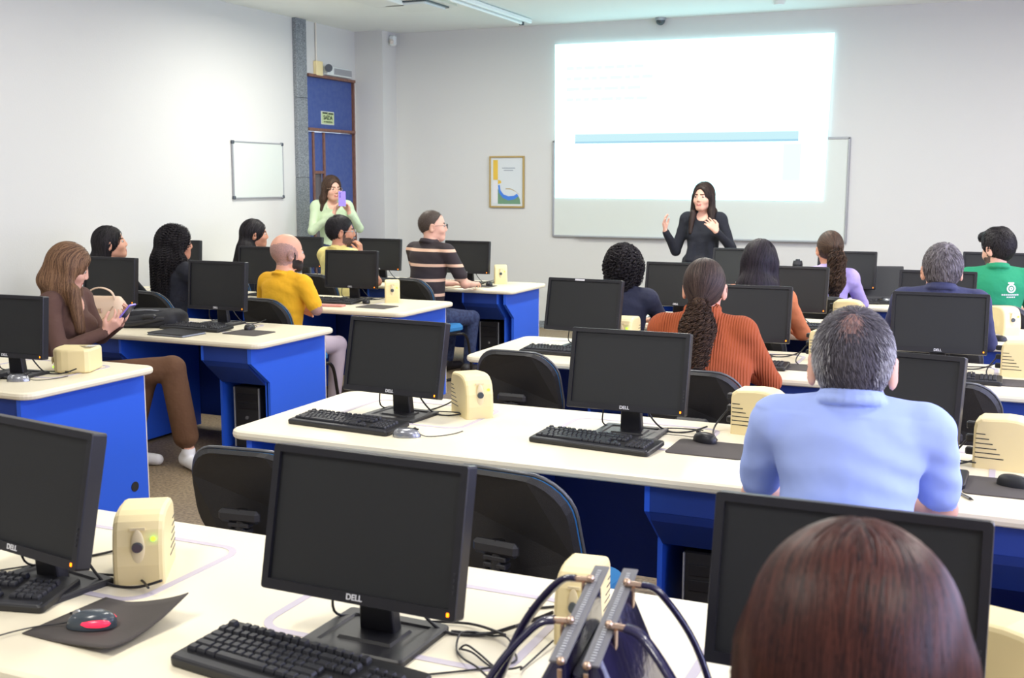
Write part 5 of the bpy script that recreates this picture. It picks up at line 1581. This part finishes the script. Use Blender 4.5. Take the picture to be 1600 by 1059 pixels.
# white emblem on the green polo: set on the shirt surface
f = I15['f']
def on_back(x, z):
    y = -0.30
    for _ in range(60):
        d_ = float(f.sample(np.array([[x, y, z]]))[0])
        if d_ < 0.002: break
        y += min(max(d_ * 0.8, 0.001), 0.03)
    return y - 0.0015
b = MB()
cx0, cz0 = 0.075, I15['sz'] - 0.075
n = 20
for r0, r1, a0, a1 in ((0.020, 0.030, 0, 360), (0.004, 0.013, 0, 360)):
    for k in range(n):
        t0, t1 = R_(a0 + (a1 - a0) * k / n), R_(a0 + (a1 - a0) * (k + 1) / n)
        q = [(cx0 + r * math.cos(t), cz0 + r * math.sin(t)) for r, t in ((r0, t0), (r1, t0), (r1, t1), (r0, t1))]
        b.add([(x, on_back(x, z), z) for x, z in q], [(0, 1, 2, 3)])
for x0, x1, z0, z1 in [(-0.022, 0.018, 0.032, 0.042), (-0.014, 0.012, 0.024, 0.031)] + [(-0.062 + 0.013 * k, -0.053 + 0.013 * k, -0.047, -0.037) for k in range(9)] + [(-0.028 + 0.012 * k, -0.020 + 0.012 * k, -0.062, -0.054) for k in range(5)]:
    q = [(cx0 + x0, cz0 + z0), (cx0 + x1, cz0 + z0), (cx0 + x1, cz0 + z1), (cx0 + x0, cz0 + z1)]
    b.add([(x, on_back(x, z), z) for x, z in q], [(0, 1, 2, 3)])
tag(b.build('emblem', M['white'], I15['e']), 'white shirt emblem')

# ------------------------------------------------------------------ bags and small things
def bag_tote():
    e = empty('handbag', (-0.575, 1.665, DZ), R_(7), 'glossy dark navy handbag with two straps and metal fittings on the nearest desk', 'handbag')
    # two padded pockets with open zip strips along the top; the long side runs along local y
    def half(s, name):
        rings = []
        for z, w_, l_ in ((0.0, 0.080, 0.28), (0.005, 0.092, 0.295), (0.08, 0.090, 0.295), (0.17, 0.056, 0.275), (0.225, 0.026, 0.26), (0.24, 0.018, 0.25)):
            rings.append([(s * (0.026 + 0.048 * (1 - z / 0.24)) + x, y, z + 0.10 * y * (z / 0.24) ** 2) for x, y in rrect(w_, l_, 0.02, 5)])
        MB().loft(rings, 0, True).build(name, M['navy'], e)
        b = MB(); b.T = Matrix.Translation((s * 0.026, 0.01, 0.245)) @ Matrix.Rotation(R_(7), 4, 'X')
        b.box((0, 0, 0.0), (0.027, 0.33, 0.004), 0.001).build('zip_tape', M['ziptape'], e)
        b = MB(); b.T = Matrix.Translation((s * 0.026, 0.01, 0.245)) @ Matrix.Rotation(R_(7), 4, 'X')
        for k in range(38): b.box((0, -0.155 + k * 0.008, 0.003), (0.007, 0.004, 0.002))
        tag(b.build('zip_teeth', M['grey'], e), kind='stuff')
    half(-1, 'pocket'); half(1, 'pocket')
    rings = [[(x, y, z) for x, y in rrect(w_, l_, 0.012, 4)] for z, w_, l_ in ((0.002, 0.06, 0.26), (0.12, 0.05, 0.26), (0.19, 0.024, 0.24))]
    MB().loft(rings, 0, True).build('middle_panel', M['navy'], e)
    for s in (-1, 1):
        x = s * 0.046
        ya, yb = (-0.045, 0.105)
        za, zb = 0.243, 0.260
        MB().tube([(x + s * 0.012, ya, za + 0.004), (x + s * 0.045, ya - 0.005, za - 0.010), (x + s * 0.105, ya - 0.03, 0.16), (x + s * 0.155, ya - 0.05, 0.05), (x + s * 0.170, ya - 0.03, 0.014), (x + s * 0.180, 0.03, 0.012), (x + s * 0.170, yb - 0.03, 0.014), (x + s * 0.155, yb - 0.02, 0.05), (x + s * 0.105, yb, 0.17), (x + s * 0.045, yb, zb - 0.008), (x + s * 0.012, yb, zb + 0.004)], 0.01, 8, flat=(0.028, 0.013, (0, 1, 0))).build('strap', M['navy'], e)
        for y, z in ((ya, za), (yb, zb)):
            b = MB()
            b.cyl((x - 0.012 * s, y, z + 0.004), (x + 0.022 * s, y, z + 0.002), 0.0058)
            b.sphere((x - 0.014 * s, y, z + 0.006), 0.0076, 10)
            b.build('strap_fitting', M['gold'], e)
            MB().slab(0.004, 0.016, 0.0015, [(0, z - 0.055), (0, z)], 0, (x - s * 0.002, y - 0.004, 0)).build('leather_tab', M['gold'], e)
    b = MB()
    for p in ((-0.020, -0.155, 0.228), (0.022, -0.160, 0.228)):
        b.sphere(p, 0.007, 10); b.box((p[0], p[1] - 0.006, p[2] - 0.03), (0.007, 0.003, 0.04), 0.001)
    tag(b.build('zip_pull', M['gold'], e), kind='stuff')
    MB().sphere((0.055, -0.146, 0.10), 0.006, 10).build('stud', M['silver'], e)
    MB().sphere((0.070, -0.144, 0.095), 0.006, 10).build('stud', M['silver'], e)


bag_tote()

e = empty('handbag', (-5.44, 5.68, DZ), R_(15), 'beige leather handbag with a curved handle on the left desk beside the woman in brown', 'handbag')
rings = [[(x, y, z) for x, y in rrect(w_, d_, min(0.05, d_ / 2.2), 6)] for z, w_, d_ in ((0, 0.30, 0.13), (0.01, 0.32, 0.15), (0.09, 0.33, 0.15), (0.15, 0.29, 0.11), (0.185, 0.24, 0.06), (0.19, 0.22, 0.04))]
MB().loft(rings, 0, True).build('bag_body', M['beige'], e)
MB().tube([(-0.10, -0.03, 0.165), (-0.075, -0.04, 0.225), (0.0, -0.042, 0.25), (0.075, -0.04, 0.225), (0.10, -0.03, 0.165)], 0.01, 8, flat=(0.022, 0.010, (0, 1, 0))).build('handle', M['beige'], e)
MB().tube([(-0.12, -0.07, 0.12), (-0.09, -0.09, 0.05), (-0.02, -0.10, 0.02), (0.05, -0.09, 0.06), (0.10, -0.07, 0.13)], 0.003, 6).build('chain', M['gold'], e)
MB().box((0, -0.079, 0.10), (0.05, 0.006, 0.03), 0.003).build('clasp', M['gold'], e)
MB().tube([(-0.13, 0, 0.15), (0, -0.004, 0.187), (0.13, 0, 0.15)], 0.004, 6).build('zip', M['gold'], e)

e = empty('laptop_bag', (-5.12, 5.78, DZ), R_(22), 'black soft laptop bag lying on the left desk', 'bag')
rings = [[(x, y, z + 0.015 * math.sin(x * 14)* (z > 0.02)) for x, y in rrect(w_, d_, 0.05, 6)] for z, w_, d_ in ((0, 0.38, 0.28), (0.015, 0.41, 0.31), (0.06, 0.40, 0.30), (0.085, 0.34, 0.24), (0.092, 0.28, 0.18))]
MB().loft(rings, 0, True).build('bag_body', M['bagblack'], e)
rings = [[(x, y - 0.02, z) for x, y in rrect(w_, d_, 0.03, 5)] for z, w_, d_ in ((0.07, 0.26, 0.18), (0.10, 0.25, 0.17), (0.11, 0.22, 0.14))]
MB().loft(rings, 0, True).build('front_pocket', M['bagblack'], e)
MB().tube([(-0.19, -0.14, 0.03), (-0.08, -0.18, 0.03), (0.04, -0.17, 0.05), (0.12, -0.15, 0.06), (0.20, -0.12, 0.03)], 0.01, 8, flat=(0.03, 0.008, (0, 0, 1))).build('shoulder_strap', M['black'], e)
MB().box((0.03, -0.155, 0.075), (0.09, 0.05, 0.03), 0.01).build('strap_pad', M['black'], e)
MB().tube([(-0.15, -0.08, 0.102), (0, -0.095, 0.112), (0.14, -0.08, 0.10)], 0.0035, 6).build('zip', M['grey'], e)

e = empty('folder', (-4.68, 5.49, DZ), R_(-4), 'dark closed folder at the front edge of the left desk, beside the keyboard', 'folder')
MB().slab(0.30, 0.21, 0.01, [(0, 0), (0, 0.003)]).build('cover', M['bezel'], e)
MB().slab(0.29, 0.20, 0.005, [(0, 0.003), (0, 0.013)]).build('page_block', M['pgrey'], e)
MB().slab(0.30, 0.21, 0.01, [(0, 0.013), (0, 0.017)]).build('cover', M['black'], e)

e = empty('wallet', (-4.66, 7.24, DZ), R_(10), 'reddish-pink wallet lying on the desk right of the yellow t-shirt', 'wallet')
MB().slab(0.19, 0.09, 0.012, [(0.002, 0), (0, 0.004), (0, 0.010), (0.003, 0.014)]).build('wallet_body', mat('pink_leather', (206, 140, 128), 0.6), e)
MB().box((0.05, 0, 0.0145), (0.004, 0.085, 0.001)).build('seam', mat('pink_seam', (160, 90, 84), 0.6), e)

e = empty('laptop', (-0.80, 9.30, DZ), R_(18), 'open black laptop in the far right row beside the cream unit', 'laptop')
MB().slab(0.34, 0.24, 0.012, [(0.002, 0), (0, 0.004), (0, 0.016), (0.002, 0.018)]).build('laptop_base', M['bezel'], e)
MB().box((0, -0.03, 0.0185), (0.28, 0.10, 0.002)).build('keys', M['key'], e)
b = MB(); b.T = Matrix.Translation((0, 0.12, 0.02)) @ Matrix.Rotation(R_(-22), 4, 'X')
b.box((0, 0.004, 0.14), (0.34, 0.008, 0.28), 0.003).build('lid', M['bezel'], e)
b = MB(); b.T = Matrix.Translation((0, 0.12, 0.02)) @ Matrix.Rotation(R_(-22), 4, 'X')
b.box((0, -0.0008, 0.145), (0.315, 0.0015, 0.24)).build('screen', M['screen'], e)

e = empty('travel_mug', (-1.55, 9.55, DZ), 0, 'small black travel mug behind the long-haired woman, on the far right row', 'mug')
MB().cyl((0, 0, 0), (0, 0, 0.27), 0.036, 0.042).build('mug_body', M['bezel'], e)
MB().cyl((0, 0, 0.27), (0, 0, 0.30), 0.043, 0.036).cyl((0, 0, 0.30), (0, 0, 0.312), 0.02, 0.018).build('mug_lid', M['key'], e)

e = empty('pen', (-0.065, 3.60, DZ + 0.005), R_(-58), 'slim pen lying beside the mouse pad at the right frame edge', 'pen')
MB().cyl((-0.065, 0, 0), (0.05, 0, 0), 0.0045, n=10).build('barrel', M['silver'], e)
MB().cyl((0.05, 0, 0), (0.068, 0, 0), 0.0045, 0.001, n=10).build('tip', M['bezel'], e)
MB().box((-0.045, 0, 0.005), (0.04, 0.003, 0.002)).build('clip', M['bezel'], e)

# loose cable tangle on the nearest desk
b = MB()
pts = []
for k in range(22):
    a = k * 0.62
    pts.append((-0.92 + 0.075 * math.cos(a) + 0.004 * k * 0.5, 1.92 + 0.07 * math.sin(a * 0.9) + 0.05 * math.sin(k * 0.37), DZ + 0.004 + 0.006 * (k % 3)))
pts = [(-1.05, 1.78, DZ + 0.004), (-0.99, 1.80, DZ + 0.004)] + pts + [(-0.80, 2.05, DZ + 0.01)]
tag(b.tube(pts, 0.0022, 6).build('loose_cable', M['cable']), 'tangled black cable on the nearest desk left of the handbag', 'cable')
tag(MB().tube([(-1.02, 2.02, DZ + 0.004), (-0.94, 2.04, DZ + 0.006), (-0.88, 2.09, DZ + 0.02), (-0.82, 2.10, DZ + 0.05)], 0.004, 8).build('loose_cable', M['cable']), 'thicker black cable running to the pale stabiliser behind the handbag', 'cable')
